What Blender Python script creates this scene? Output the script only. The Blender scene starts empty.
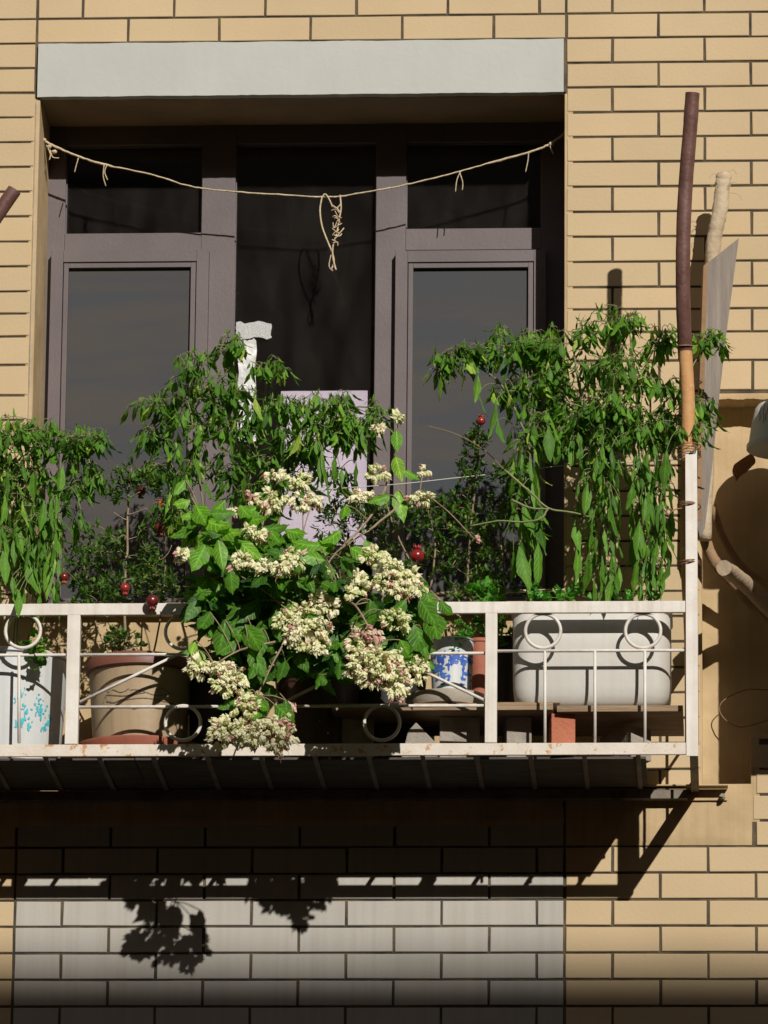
import bpy, math, random
from mathutils import Vector, Matrix
R = random.Random(7)
PI = math.pi
S = bpy.context.scene
COL = S.collection

# ------------------------------------------------------------------ camera
F = 6109.16; TH = math.radians(14.936); PSI = math.radians(3.3695); RHO = math.radians(-0.5548)
D = 15.7294; HC = 1.6
fw = Vector((-math.sin(PSI)*math.cos(TH), math.cos(PSI)*math.cos(TH), math.sin(TH)))
r0 = Vector((math.cos(PSI), math.sin(PSI), 0)); u0 = r0.cross(fw)
cr, sr = math.cos(RHO), math.sin(RHO)
r2 = r0*cr - u0*sr; u2 = r0*sr + u0*cr
CAM = Vector((0, -D, HC))
cd = bpy.data.cameras.new('camera'); cam = bpy.data.objects.new('camera', cd); COL.objects.link(cam)
M = Matrix((r2, u2, -fw)).transposed().to_4x4(); M.translation = CAM
cam.matrix_world = M
cd.sensor_fit = 'VERTICAL'; cd.sensor_height = 36; cd.lens = F/1024*36
cd.clip_start = 0.1; cd.clip_end = 500
S.camera = cam

def at(px, py, Y=0.0):
    """point of the place seen at a pixel, on the plane y = Y parallel to the facade"""
    d = fw + r2*((px-384)/F) - u2*((py-512)/F)
    return CAM + d*((Y+D)/d.y)
PX = 1/374.0     # metres per pixel near the facade

# ------------------------------------------------------------------ light
A_, B_ = 0.40, 0.61
sv = Vector((A_, -1, B_)).normalized()
sun = bpy.data.lights.new('sun', 'SUN'); sun.energy = 4.25; sun.angle = math.radians(0.5); sun.color = (1, .95, .88)
so = bpy.data.objects.new('sun', sun); COL.objects.link(so)
so.rotation_euler = sv.to_track_quat('Z', 'Y').to_euler()
W = bpy.data.worlds.new('World'); S.world = W; W.use_nodes = True
nt = W.node_tree
sky = nt.nodes.new('ShaderNodeTexSky'); sky.sky_type = 'NISHITA'; sky.sun_disc = False
sky.sun_elevation = math.asin(sv.z); sky.sun_rotation = math.atan2(sv.x, sv.y)
nt.links.new(sky.outputs[0], nt.nodes['Background'].inputs[0])
nt.nodes['Background'].inputs[1].default_value = 0.05
S.view_settings.view_transform = 'Standard'; S.view_settings.look = 'None'
S.view_settings.exposure = 0; S.view_settings.gamma = 1; S.view_settings.use_curve_mapping = False

# ------------------------------------------------------------------ materials
def nodes(name):
    m = bpy.data.materials.new(name); m.use_nodes = True
    return m, m.node_tree.nodes, m.node_tree.links, m.node_tree.nodes['Principled BSDF']
def mat(name, c1, c2=None, scale=8, rough=.7, bump=0.0, bscale=60, stops=(.35, .65), var=None, spec=.4,
        rust=None, rust_amt=.62, rust_scale=9, streak=None, metal=0, detail=5, stretch=(1, 1, 1)):
    m, N, L, P = nodes(name)
    tc = N.new('ShaderNodeTexCoord')
    mp = N.new('ShaderNodeMapping'); mp.inputs['Scale'].default_value = stretch
    L.new(tc.outputs['Object'], mp.inputs[0])
    n = N.new('ShaderNodeTexNoise'); n.inputs['Scale'].default_value = scale; n.inputs['Detail'].default_value = detail
    L.new(mp.outputs[0], n.inputs['Vector'])
    r = N.new('ShaderNodeValToRGB'); L.new(n.outputs['Fac'], r.inputs[0])
    r.color_ramp.elements[0].position = stops[0]; r.color_ramp.elements[1].position = stops[1]
    r.color_ramp.elements[0].color = (*c1, 1); r.color_ramp.elements[1].color = (*(c2 or c1), 1)
    out = r.outputs[0]
    if var is not None:       # per-piece colour variation from the mesh
        a = N.new('ShaderNodeAttribute'); a.attribute_name = 'var'
        vr = N.new('ShaderNodeValToRGB'); L.new(a.outputs['Fac'], vr.inputs[0])
        el = vr.color_ramp.elements
        while len(el) < len(var): el.new(.5)
        for e, (p, c) in zip(el, var): e.position = p; e.color = (*c, 1)
        mx = N.new('ShaderNodeMix'); mx.data_type = 'RGBA'; mx.blend_type = 'MULTIPLY'; mx.inputs[0].default_value = 1
        L.new(out, mx.inputs[6]); L.new(vr.outputs[0], mx.inputs[7]); out = mx.outputs[2]
    if streak:                # dirty vertical run marks
        sm = N.new('ShaderNodeMapping'); sm.inputs['Scale'].default_value = (55, 55, 1.2); L.new(tc.outputs['Object'], sm.inputs[0])
        sn = N.new('ShaderNodeTexNoise'); sn.inputs['Scale'].default_value = 1; sn.inputs['Detail'].default_value = 3
        L.new(sm.outputs[0], sn.inputs['Vector'])
        sr_ = N.new('ShaderNodeMapRange'); sr_.inputs[1].default_value = .42; sr_.inputs[2].default_value = .75
        sr_.inputs[3].default_value = 0; sr_.inputs[4].default_value = streak[1]
        L.new(sn.outputs['Fac'], sr_.inputs[0])
        mx = N.new('ShaderNodeMix'); mx.data_type = 'RGBA'; L.new(sr_.outputs[0], mx.inputs[0]); L.new(out, mx.inputs[6])
        mx.inputs[7].default_value = (*streak[0], 1); out = mx.outputs[2]
    if rust:
        rn = N.new('ShaderNodeTexNoise'); rn.inputs['Scale'].default_value = rust_scale; rn.inputs['Detail'].default_value = 9
        rn.inputs['Roughness'].default_value = .72
        L.new(tc.outputs['Object'], rn.inputs['Vector'])
        rr = N.new('ShaderNodeMapRange'); rr.inputs[1].default_value = rust_amt; rr.inputs[2].default_value = rust_amt+.05
        L.new(rn.outputs['Fac'], rr.inputs[0])
        mx = N.new('ShaderNodeMix'); mx.data_type = 'RGBA'; L.new(rr.outputs[0], mx.inputs[0]); L.new(out, mx.inputs[6])
        mx.inputs[7].default_value = (*rust, 1); out = mx.outputs[2]
    L.new(out, P.inputs['Base Color'])
    P.inputs['Roughness'].default_value = rough; P.inputs['Specular IOR Level'].default_value = spec
    P.inputs['Metallic'].default_value = metal
    if bump:
        b = N.new('ShaderNodeBump'); b.inputs['Strength'].default_value = bump; b.inputs['Distance'].default_value = .004
        bn = N.new('ShaderNodeTexNoise'); bn.inputs['Scale'].default_value = bscale; bn.inputs['Detail'].default_value = 6
        L.new(mp.outputs[0], bn.inputs['Vector']); L.new(bn.outputs['Fac'], b.inputs['Height']); L.new(b.outputs[0], P.inputs['Normal'])
    return m

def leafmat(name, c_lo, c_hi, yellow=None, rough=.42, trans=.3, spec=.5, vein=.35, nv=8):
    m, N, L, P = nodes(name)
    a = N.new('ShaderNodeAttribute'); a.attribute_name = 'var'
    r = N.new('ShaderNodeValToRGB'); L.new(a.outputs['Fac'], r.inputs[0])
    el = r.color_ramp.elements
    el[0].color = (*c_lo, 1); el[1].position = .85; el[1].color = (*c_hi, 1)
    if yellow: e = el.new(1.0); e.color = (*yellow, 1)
    tc = N.new('ShaderNodeTexCoord'); n = N.new('ShaderNodeTexNoise'); n.inputs['Scale'].default_value = 70; n.inputs['Detail'].default_value = 3
    L.new(tc.outputs['Object'], n.inputs['Vector'])
    mr = N.new('ShaderNodeMapRange'); mr.inputs[3].default_value = .7; mr.inputs[4].default_value = 1.3; L.new(n.outputs['Fac'], mr.inputs[0])
    mx = N.new('ShaderNodeVectorMath'); mx.operation = 'SCALE'; L.new(r.outputs[0], mx.inputs[0]); L.new(mr.outputs[0], mx.inputs['Scale'])
    def math_(op, a, b=None):
        q = N.new('ShaderNodeMath'); q.operation = op
        for i, x in enumerate((a, b)):
            if x is None: continue
            if isinstance(x, (int, float)): q.inputs[i].default_value = x
            else: L.new(x, q.inputs[i])
        return q.outputs[0]
    au = N.new('ShaderNodeAttribute'); au.attribute_name = 'across'; al = N.new('ShaderNodeAttribute'); al.attribute_name = 'along'
    ab = math_('ABSOLUTE', au.outputs['Fac'])
    ph = math_('MULTIPLY', math_('SUBTRACT', al.outputs['Fac'], math_('MULTIPLY', ab, .22)), nv*6.2832)
    side = math_('POWER', math_('MAXIMUM', math_('SINE', ph), 0), 6)
    midv = math_('POWER', math_('SUBTRACT', 1, ab), 9)
    ve = math_('MINIMUM', math_('ADD', side, midv), 1)
    vm = N.new('ShaderNodeVectorMath'); vm.operation = 'SCALE'; L.new(mx.outputs[0], vm.inputs[0]); L.new(math_('ADD', math_('MULTIPLY', ve, vein*1.6), 1-vein*.3), vm.inputs['Scale'])
    mx = vm
    L.new(mx.outputs[0], P.inputs['Base Color'])
    P.inputs['Roughness'].default_value = rough; P.inputs['Specular IOR Level'].default_value = spec
    t = N.new('ShaderNodeBsdfTranslucent')
    tm = N.new('ShaderNodeVectorMath'); tm.operation = 'MULTIPLY'; L.new(mx.outputs[0], tm.inputs[0]); tm.inputs[1].default_value = (2.0, 2.2, .9)
    L.new(tm.outputs[0], t.inputs[0])
    ms = N.new('ShaderNodeMixShader'); ms.inputs[0].default_value = trans
    L.new(P.outputs[0], ms.inputs[1]); L.new(t.outputs[0], ms.inputs[2])
    b = N.new('ShaderNodeBump'); b.inputs['Strength'].default_value = .35; b.inputs['Distance'].default_value = .003
    L.new(math_('SUBTRACT', math_('MULTIPLY', n.outputs['Fac'], .8), math_('MULTIPLY', ve, vein*2)), b.inputs['Height']); L.new(b.outputs[0], P.inputs['Normal'])
    L.new(ms.outputs[0], N['Material Output'].inputs[0])
    return m

def glassmat(name, tint=(.93, .92, .91), refl=.06):
    m, N, L, P = nodes(name); N.remove(P)
    t = N.new('ShaderNodeBsdfTransparent'); t.inputs[0].default_value = (*tint, 1)
    g = N.new('ShaderNodeBsdfGlossy'); g.inputs['Roughness'].default_value = .02; g.inputs[0].default_value = (.9, .9, .9, 1)
    f = N.new('ShaderNodeFresnel'); f.inputs[0].default_value = 1.5
    dd = N.new('ShaderNodeBsdfDiffuse'); dd.inputs[0].default_value = (.35, .31, .28, 1)   # film of dust
    n = N.new('ShaderNodeTexNoise'); n.inputs['Scale'].default_value = 5; n.inputs['Detail'].default_value = 7
    tc = N.new('ShaderNodeTexCoord'); mpn = N.new('ShaderNodeMapping'); mpn.inputs['Scale'].default_value = (3, 3, 1)
    L.new(tc.outputs['Object'], mpn.inputs[0]); L.new(mpn.outputs[0], n.inputs['Vector'])
    mr = N.new('ShaderNodeMapRange'); mr.inputs[1].default_value = .3; mr.inputs[2].default_value = .8; mr.inputs[3].default_value = .006; mr.inputs[4].default_value = .028
    L.new(n.outputs['Fac'], mr.inputs[0])
    m1 = N.new('ShaderNodeMixShader'); L.new(f.outputs[0], m1.inputs[0]); L.new(t.outputs[0], m1.inputs[1]); L.new(g.outputs[0], m1.inputs[2])
    m2 = N.new('ShaderNodeMixShader'); L.new(mr.outputs[0], m2.inputs[0]); L.new(m1.outputs[0], m2.inputs[1]); L.new(dd.outputs[0], m2.inputs[2])
    L.new(m2.outputs[0], N['Material Output'].inputs[0])
    return m

def screenmat():
    """insect screen: woven grey net, partly see-through"""
    m, N, L, P = nodes('insect_screen')
    tc = N.new('ShaderNodeTexCoord')
    w = N.new('ShaderNodeTexNoise'); w.inputs['Scale'].default_value = 2.2; w.inputs['Detail'].default_value = 3; w.inputs['Distortion'].default_value = .4
    wm = N.new('ShaderNodeMapping'); wm.inputs['Scale'].default_value = (.7, 1, 7); wm.inputs['Rotation'].default_value = (0, math.radians(9), 0)
    L.new(tc.outputs['Object'], wm.inputs[0]); L.new(wm.outputs[0], w.inputs['Vector'])
    r = N.new('ShaderNodeValToRGB'); r.color_ramp.elements[0].position = .38; r.color_ramp.elements[1].position = .62; r.color_ramp.elements[0].color = (.052, .068, .092, 1); r.color_ramp.elements[1].color = (.094, .082, .074, 1)
    L.new(w.outputs['Fac'], r.inputs[0])
    n = N.new('ShaderNodeTexNoise'); n.inputs['Scale'].default_value = 3
    L.new(tc.outputs['Object'], n.inputs['Vector'])
    mx = N.new('ShaderNodeMix'); mx.data_type = 'RGBA'; L.new(n.outputs['Fac'], mx.inputs[0]); L.new(r.outputs[0], mx.inputs[6]); mx.inputs[7].default_value = (.078, .074, .07, 1)
    L.new(mx.outputs[2], P.inputs['Base Color']); P.inputs['Roughness'].default_value = .6; P.inputs['Specular IOR Level'].default_value = .2
    t = N.new('ShaderNodeBsdfTransparent'); ms = N.new('ShaderNodeMixShader'); ms.inputs[0].default_value = .25
    L.new(P.outputs[0], ms.inputs[1]); L.new(t.outputs[0], ms.inputs[2]); L.new(ms.outputs[0], N['Material Output'].inputs[0])
    return m

TV = [(0, (.93, .93, .92)), (.5, (1, .99, .985)), (1, (1.04, 1.01, .99))]
m_ytile = mat('yellow_tile', (.505, .385, .228), (.565, .435, .262), scale=2.2, rough=.75, bump=.16, bscale=110, var=TV, spec=.25, rust=(.36, .26, .15), rust_amt=.735, rust_scale=42)
m_gtile = mat('grey_tile', (.405, .385, .345), (.46, .44, .395), scale=3, rough=.7, bump=.1, bscale=120, var=TV, spec=.3, streak=((.30, .26, .21), .3), rust=(.26, .22, .17), rust_amt=.74, rust_scale=40)
m_mortar = mat('mortar', (.045, .04, .032), (.13, .095, .055), scale=14, rough=.95, bump=.5, bscale=150)
m_plaster = mat('painted_plaster', (.44, .32, .175), (.55, .41, .235), scale=7, rough=.88, bump=.5, bscale=30, spec=.15, streak=((.34, .235, .13), .35), rust=(.30, .21, .13), rust_amt=.70, rust_scale=22, detail=8)
m_plaster2 = mat('grey_plaster', (.40, .33, .23), (.52, .40, .26), scale=7, rough=.9, bump=.5, bscale=60, spec=.2)
m_lintel = mat('lintel_paint', (.43, .44, .405), (.46, .47, .435), scale=4, rough=.6, bump=.16, bscale=60, spec=.4, streak=((.36, .36, .32), .1), rust=(.30, .28, .24), rust_amt=.74, rust_scale=30)
m_alu = mat('brown_aluminium', (.105, .083, .083), (.13, .103, .102), scale=6, rough=.5, bump=.1, bscale=120, spec=.45, rust=(.22, .19, .17), rust_amt=.72, rust_scale=22)
m_dark = mat('dark_gasket', (.012, .012, .012), rough=.6)
m_room = mat('room_wall', (.20, .16, .14), (.12, .10, .09), scale=1.5, rough=.9)
m_glass = glassmat('window_glass')
m_screen = screenmat()
m_white = mat('white_paint_metal', (.66, .61, .54), (.74, .70, .64), scale=18, rough=.5, bump=.12, bscale=120, rust=(.40, .28, .17), rust_amt=.655, rust_scale=24, spec=.4, streak=((.40, .32, .24), .4))
m_rustw = mat('rusty_white_metal', (.62, .55, .46), (.70, .63, .55), scale=18, rough=.6, bump=.2, bscale=120, rust=(.50, .27, .10), rust_amt=.555, rust_scale=26, spec=.3)
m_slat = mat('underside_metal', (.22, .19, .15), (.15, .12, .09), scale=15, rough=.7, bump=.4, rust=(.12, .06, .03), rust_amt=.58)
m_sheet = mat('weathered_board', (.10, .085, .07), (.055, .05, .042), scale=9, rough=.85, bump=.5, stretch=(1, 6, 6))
m_plank = mat('plank_wood', (.33, .23, .14), (.22, .15, .09), scale=9, rough=.8, bump=.6, bscale=30, stretch=(.7, 8, 8))
m_twine = mat('twine', (.62, .50, .33), (.48, .38, .24), scale=90, rough=.9, bump=.8, bscale=200)
m_pipe = mat('rusty_pipe', (.105, .045, .035), (.15, .075, .06), scale=20, rough=.55, bump=.5, bscale=80, rust=(.36, .28, .22), rust_amt=.66, rust_scale=34)
m_orange = mat('orange_handle', (.55, .33, .15), (.50, .24, .085), scale=30, rough=.75, bump=.4, bscale=60, rust=(.62, .47, .30), rust_amt=.58, rust_scale=30, stops=(.25, .7))
m_stick = mat('pale_stick', (.56, .46, .32), (.44, .34, .22), scale=14, rough=.85, bump=.9, bscale=70, stretch=(1, 1, 1))
m_bark = mat('brown_bark', (.34, .21, .11), (.24, .15, .085), scale=12, rough=.9, bump=.8, bscale=60)
m_barkpale = mat('dull_stick', (.44, .34, .23), (.36, .27, .18), scale=14, rough=.9, bump=.8)
m_board = mat('grey_weathered_plank', (.30, .255, .21), (.235, .195, .165), scale=6, rough=.8, bump=.5, bscale=40, stretch=(6, 6, .6), streak=((.16, .13, .11), .5))
m_boardedge = mat('plank_edge', (.34, .20, .10), (.25, .15, .08), scale=12, rough=.85, bump=.5)
m_brick = mat('orange_brick', (.48, .17, .095), (.40, .13, .07), scale=12, rough=.9, bump=.9, bscale=90, rust=(.55, .42, .35), rust_amt=.66, rust_scale=25)
m_conc = mat('concrete_block', (.36, .32, .27), (.25, .22, .18), scale=14, rough=.95, bump=1, bscale=80)
m_terra = mat('terracotta', (.38, .13, .075), (.30, .09, .055), scale=9, rough=.7, bump=.3, rust=(.45, .33, .26), rust_amt=.66)
m_rim = mat('brown_glazed_rim', (.20, .075, .05), (.15, .055, .04), scale=9, rough=.5, bump=.2)
m_beige = mat('beige_glazed_clay', (.43, .32, .20), (.37, .27, .165), scale=5, rough=.45, bump=.15, spec=.5, streak=((.24, .17, .10), .45), rust=(.28, .19, .12), rust_amt=.69, rust_scale=20)
m_ink = mat('ink_brush_marks', (.10, .075, .055), (.16, .12, .09), scale=30, rough=.6)
m_wpot = mat('white_glazed_pot', (.62, .64, .64), (.56, .58, .58), scale=4, rough=.35, bump=.08, spec=.5, streak=((.44, .43, .38), .4))
m_turq = mat('turquoise_print', (.05, .42, .50), (.10, .52, .58), scale=40, rough=.4)
m_trough = mat('white_plastic_trough', (.50, .48, .435), (.56, .54, .50), scale=4, rough=.5, bump=.12, streak=((.38, .33, .25), .18), spec=.4, rust=(.36, .32, .25), rust_amt=.71, rust_scale=18)
m_blue = mat('cobalt_brush', (.04, .10, .42), (.08, .19, .58), scale=30, rough=.3)
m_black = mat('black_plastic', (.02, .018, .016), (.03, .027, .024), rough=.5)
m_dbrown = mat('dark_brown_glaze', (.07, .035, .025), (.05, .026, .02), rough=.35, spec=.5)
m_soil = mat('soil', (.05, .035, .022), (.09, .06, .04), scale=60, rough=1, bump=1, bscale=90)
m_wire = mat('rusty_wire', (.20, .11, .06), (.30, .18, .10), scale=50, rough=.7)
m_string = mat('pale_string', (.60, .57, .48), rough=.8)
m_paper = mat('lavender_paper', (.66, .60, .76), (.72, .66, .80), scale=3, rough=.9)
m_tape = mat('white_film', (.50, .50, .48), (.78, .78, .76), scale=26, rough=.3, bump=1, bscale=45, spec=.6)
m_bucket = mat('white_enamel', (.62, .63, .62), (.70, .71, .70), scale=6, rough=.4, bump=.2)
m_drip = mat('dark_drip', (.07, .075, .08), rough=.5)
m_acw = mat('ac_casing', (.6, .58, .53), (.54, .52, .47), rough=.5, bump=.1)
m_pepper = leafmat('pepper_leaf', (.022, .075, .008), (.125, .285, .026), (.32, .42, .07), rough=.5, trans=.22, spec=.3)
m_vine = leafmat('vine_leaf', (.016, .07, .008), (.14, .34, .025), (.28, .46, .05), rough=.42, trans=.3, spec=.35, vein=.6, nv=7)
m_pom = leafmat('pomegranate_leaf', (.024, .07, .010), (.10, .21, .03), (.20, .26, .05), rough=.5, trans=.2, spec=.3)
m_herb = leafmat('herb_leaf', (.06, .20, .03), (.14, .40, .05), (.25, .5, .08), trans=.35)
m_greenstem = mat('green_stem', (.16, .20, .07), (.24, .23, .11), scale=30, rough=.6)
m_woodstem = mat('woody_stem', (.23, .16, .10), (.34, .26, .17), scale=30, rough=.8, bump=.5)
m_dryleaf = leafmat('dry_leaf', (.30, .22, .10), (.45, .36, .2), trans=.2, rough=.7)
m_flower = mat('cream_bracts', (1, 1, 1), (.93, .92, .88), scale=60, rough=.6, spec=.2,
               var=[(0, (.62, .68, .30)), (.3, (.86, .88, .50)), (.75, (.98, .95, .72)), (.9, (.78, .48, .42)), (1, (.42, .07, .06))])
_n, _l = m_flower.node_tree.nodes, m_flower.node_tree.links
_p = _n['Principled BSDF']; _t = _n.new('ShaderNodeBsdfTranslucent'); _m = _n.new('ShaderNodeMixShader'); _m.inputs[0].default_value = .3
_l.new(_p.inputs['Base Color'].links[0].from_socket, _t.inputs[0]); _l.new(_p.outputs[0], _m.inputs[1]); _l.new(_t.outputs[0], _m.inputs[2]); _l.new(_m.outputs[0], _n['Material Output'].inputs[0])
m_pomfruit = mat('pomegranate_skin', (.20, .012, .015), (.34, .03, .025), scale=20, rough=.28, spec=.6)
m_pomdark = mat('dark_pomegranate_skin', (.07, .010, .012), (.16, .02, .015), scale=20, rough=.28, spec=.6)
m_pomorange = mat('orange_pomegranate_skin', (.45, .13, .04), (.38, .07, .03), scale=20, rough=.35)
m_street = mat('asphalt', (.05, .05, .05), (.065, .06, .06), rough=.95, bump=.3)
m_opp = mat('opposite_render', (.20, .17, .14), (.25, .21, .17), rough=.9)

# ------------------------------------------------------------------ mesh builder
class MB:
    def __init__(s): s.v = []; s.f = []; s.a = []; s.uv = []
    def add(s, vs, fs, var=.5, uv=None):
        o = len(s.v); s.v += [tuple(v) for v in vs]; s.a += ([var]*len(vs) if not isinstance(var, list) else var); s.uv += (uv or [(0, 0)]*len(vs))
        s.f += [tuple(i+o for i in f) for f in fs]
    def box(s, x0, x1, y0, y1, z0, z1, var=.5):
        if x0 > x1: x0, x1 = x1, x0
        if y0 > y1: y0, y1 = y1, y0
        if z0 > z1: z0, z1 = z1, z0
        s.add([(x0,y0,z0),(x1,y0,z0),(x1,y1,z0),(x0,y1,z0),(x0,y0,z1),(x1,y0,z1),(x1,y1,z1),(x0,y1,z1)],
              [(0,3,2,1),(4,5,6,7),(0,1,5,4),(1,2,6,5),(2,3,7,6),(3,0,4,7)], var)
    def obox(s, c, ax, ay, az, var=.5):
        c = Vector(c); vs = []
        for k in (-1, 1):
            for (i, j) in ((-1,-1),(1,-1),(1,1),(-1,1)): vs.append(c + ax*i + ay*j + az*k)
        s.add(vs, [(0,3,2,1),(4,5,6,7),(0,1,5,4),(1,2,6,5),(2,3,7,6),(3,0,4,7)], var)
    def tube(s, pts, rad, n=8, var=.5, cap=True, jit=0, twist=0, rnd=None):
        pts = [Vector(p) for p in pts]
        if not isinstance(rad, (list, tuple)): rad = [rad]*len(pts)
        t = (pts[1]-pts[0]).normalized(); a = t.orthogonal().normalized()
        vs = []
        for i, p in enumerate(pts):
            t2 = (pts[min(i+1, len(pts)-1)]-pts[max(i-1, 0)])
            t2 = t2.normalized() if t2.length > 1e-9 else t
            a = (a - t2*a.dot(t2)); a = a.normalized() if a.length > 1e-6 else t2.orthogonal().normalized()
            b = t2.cross(a); t = t2
            for k in range(n):
                an = 2*PI*k/n + twist*i
                rr = rad[i]*(1+(R.uniform(-jit, jit) if jit else 0))
                vs.append(p + (a*math.cos(an)+b*math.sin(an))*rr)
        fs = [(i*n+k, i*n+(k+1)%n, (i+1)*n+(k+1)%n, (i+1)*n+k) for i in range(len(pts)-1) for k in range(n)]
        if cap: fs += [tuple(range(n-1, -1, -1)), tuple(range((len(pts)-1)*n, len(pts)*n))]
        s.add(vs, fs, var)
    def ring(s, c, rx, rz, r, n=32, m=8, var=.5, tilt=0, start=0, arc=1):
        pts = [Vector(c)+Vector((math.cos(start+2*PI*arc*i/n)*rx, math.sin(start+2*PI*arc*i/n)*tilt, math.sin(start+2*PI*arc*i/n)*rz)) for i in range(n+1)]
        s.tube(pts, r, m, var, cap=(arc < 1))
    def lathe(s, c, prof, n=40, var=.5, sx=1, sy=1):
        c = Vector(c); vs = []; m = len(prof)
        for (r, z) in prof:
            for k in range(n):
                an = 2*PI*k/n; vs.append(c+Vector((math.cos(an)*r*sx, math.sin(an)*r*sy, z)))
        fs = [(i*n+k, i*n+(k+1)%n, (i+1)*n+(k+1)%n, (i+1)*n+k) for i in range(m-1) for k in range(n)]
        fs += [tuple(range(n-1, -1, -1)), tuple(range((m-1)*n, m*n))]
        s.add(vs, fs, var)
    def sphere(s, c, r, n=12, m=8, var=.5, sc=(1, 1, 1), jit=0):
        prof = []
        vs = []; c = Vector(c)
        for i in range(1, m):
            th = PI*i/m
            for k in range(n):
                an = 2*PI*k/n; rr = r*(1+R.uniform(-jit, jit))
                vs.append(c+Vector((math.sin(th)*math.cos(an)*rr*sc[0], math.sin(th)*math.sin(an)*rr*sc[1], math.cos(th)*rr*sc[2])))
        fs = [(i*n+k, (i+1)*n+k, (i+1)*n+(k+1)%n, i*n+(k+1)%n) for i in range(m-2) for k in range(n)]
        T = len(vs); vs += [c+Vector((0,0,r*sc[2])), c-Vector((0,0,r*sc[2]))]
        fs += [(T, k, (k+1)%n) for k in range(n)] + [(T+1, (m-2)*n+(k+1)%n, (m-2)*n+k) for k in range(n)]
        s.add(vs, fs, var)
    def prism(s, poly, y0, y1, var=.5):
        """polygon of (x,z) extruded from y0 to y1"""
        n = len(poly); vs = [(x, y0, z) for x, z in poly]+[(x, y1, z) for x, z in poly]
        fs = [tuple(range(n)), tuple(range(2*n-1, n-1, -1))]+[(i, n+i, n+(i+1)%n, (i+1)%n) for i in range(n)]
        s.add(vs, fs, var)
    def build(s, name, m, parent=None, smooth=False, bevel=0, fix=True):
        me = bpy.data.meshes.new(name); me.from_pydata(s.v, [], s.f); me.materials.append(m)
        at_ = me.attributes.new('var', 'FLOAT', 'POINT'); at_.data.foreach_set('value', [float(x) for x in s.a])
        if any(u != (0, 0) for u in s.uv):
            for k, nm in ((0, 'across'), (1, 'along')):
                q_ = me.attributes.new(nm, 'FLOAT', 'POINT'); q_.data.foreach_set('value', [float(u[k]) for u in s.uv])
        if fix:
            import bmesh
            bm = bmesh.new(); bm.from_mesh(me); bmesh.ops.recalc_face_normals(bm, faces=bm.faces); bm.to_mesh(me); bm.free()
        if smooth: me.polygons.foreach_set('use_smooth', [True]*len(me.polygons))
        o = bpy.data.objects.new(name, me); COL.objects.link(o)
        if smooth == 'auto':
            me.set_sharp_from_angle(angle=math.radians(40))
        if bevel:
            b = o.modifiers.new('Bevel', 'BEVEL'); b.width = bevel; b.segments = 2; b.limit_method = 'ANGLE'
        if parent: 
            o.parent = parent; o.matrix_parent_inverse = Matrix.Translation(-parent.location)
        return o
def tag(o, label=None, cat=None, group=None, kind=None):
    if label: o['label'] = label
    if cat: o['category'] = cat
    if group: o['group'] = group
    if kind: o['kind'] = kind
    return o
def thing(name, label, cat, loc, group=None):
    o = bpy.data.objects.new(name, None); COL.objects.link(o); o.location = Vector(loc); o.empty_display_size = .05
    return tag(o, label, cat, group)

# ------------------------------------------------------------------ the facade
X0, XE, XL = -.31673, -.44255, -1.89002
ZT = 5.60505+HC; ZB = 3.29108+HC; PZ = .070807
zy = lambda px, py, Y=0: at(px, py, Y).z
xx = lambda px, py, Y=0: at(px, py, Y).x
joints = [ZT - PZ*k for k in range(-16, 12)]
joints += [zy(650, 309), zy(650, 332), zy(650, 360.7), zy(650, 391)]
n_mid = 18; z_a = joints[-1]
joints += [z_a+(ZB-z_a)*k/n_mid for k in range(1, n_mid)]
joints += [ZB-PZ*k for k in range(0, 26)]
i_ref = joints.index(ZT)              # row under this joint has parity .5
XW0, XW1 = -4.2, 2.2
z_lt = 5.53359+HC; z_lb = 5.38317+HC  # lintel top, bottom
z_sill = zy(300, 606)
x_mg = xx(31, 300)                    # tiles end left of the window margin
x_ol = xx(36.5, 200)                  # opening left edge
x_or = xx(565.5, 200)                 # opening right edge
Q = .245                              # frame depth in the reveal
z_pb = zy(300, 829)                   # bottom of plaster band in the middle
z_pt = zy(650, 784)
x_pr = xx(752, 815)
z_nt = zy(745, 397); z_nb = zy(745, 822); x_nl = xx(701, 640); x_nr = xx(752, 790); z_nm = zy(760, 735); x_nr2 = xx(880, 600)

building = thing('apartment_building', 'yellow tiled apartment house wall around a recessed brown framed window', 'building', (-1.1, 0, 0))
ty, tg = MB(), MB()
def tile(mb, xa, xb, za, zb):
    if xb-xa < .012 or zb-za < .012: return
    g = .0036; c = .0016; j = lambda: R.uniform(-.0008, .0008); dy = R.uniform(-.0006, .0006)
    xa += g; xb -= g; za += g-.0004; zb -= g-.0004
    o = [(xa+j(), 0, za+j()), (xb+j(), 0, za+j()), (xb+j(), 0, zb+j()), (xa+j(), 0, zb+j())]
    i = [(o[0][0]+c, 0, o[0][2]+c), (o[1][0]-c, 0, o[1][2]+c), (o[2][0]-c, 0, o[2][2]-c), (o[3][0]+c, 0, o[3][2]-c)]
    vs = [(p[0], .006, p[2]) for p in o]+[(p[0], .0012+dy, p[2]) for p in o]+[(p[0], dy, p[2]) for p in i]
    fs = [(8,9,10,11)]
    for k in range(4):
        l = (k+1) % 4; fs += [(k, l, 4+l, 4+k), (4+k, 4+l, 8+l, 8+k)]
    mb.add(vs, fs, min(1, max(0, R.gauss(.5, .2))))
def clip(ivs, a, b):
    out = []
    for (p, q) in ivs:
        if b <= p or a >= q: out.append((p, q)); continue
        if p < a: out.append((p, a))
        if b < q: out.append((b, q))
    return out
mort = MB()
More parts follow.
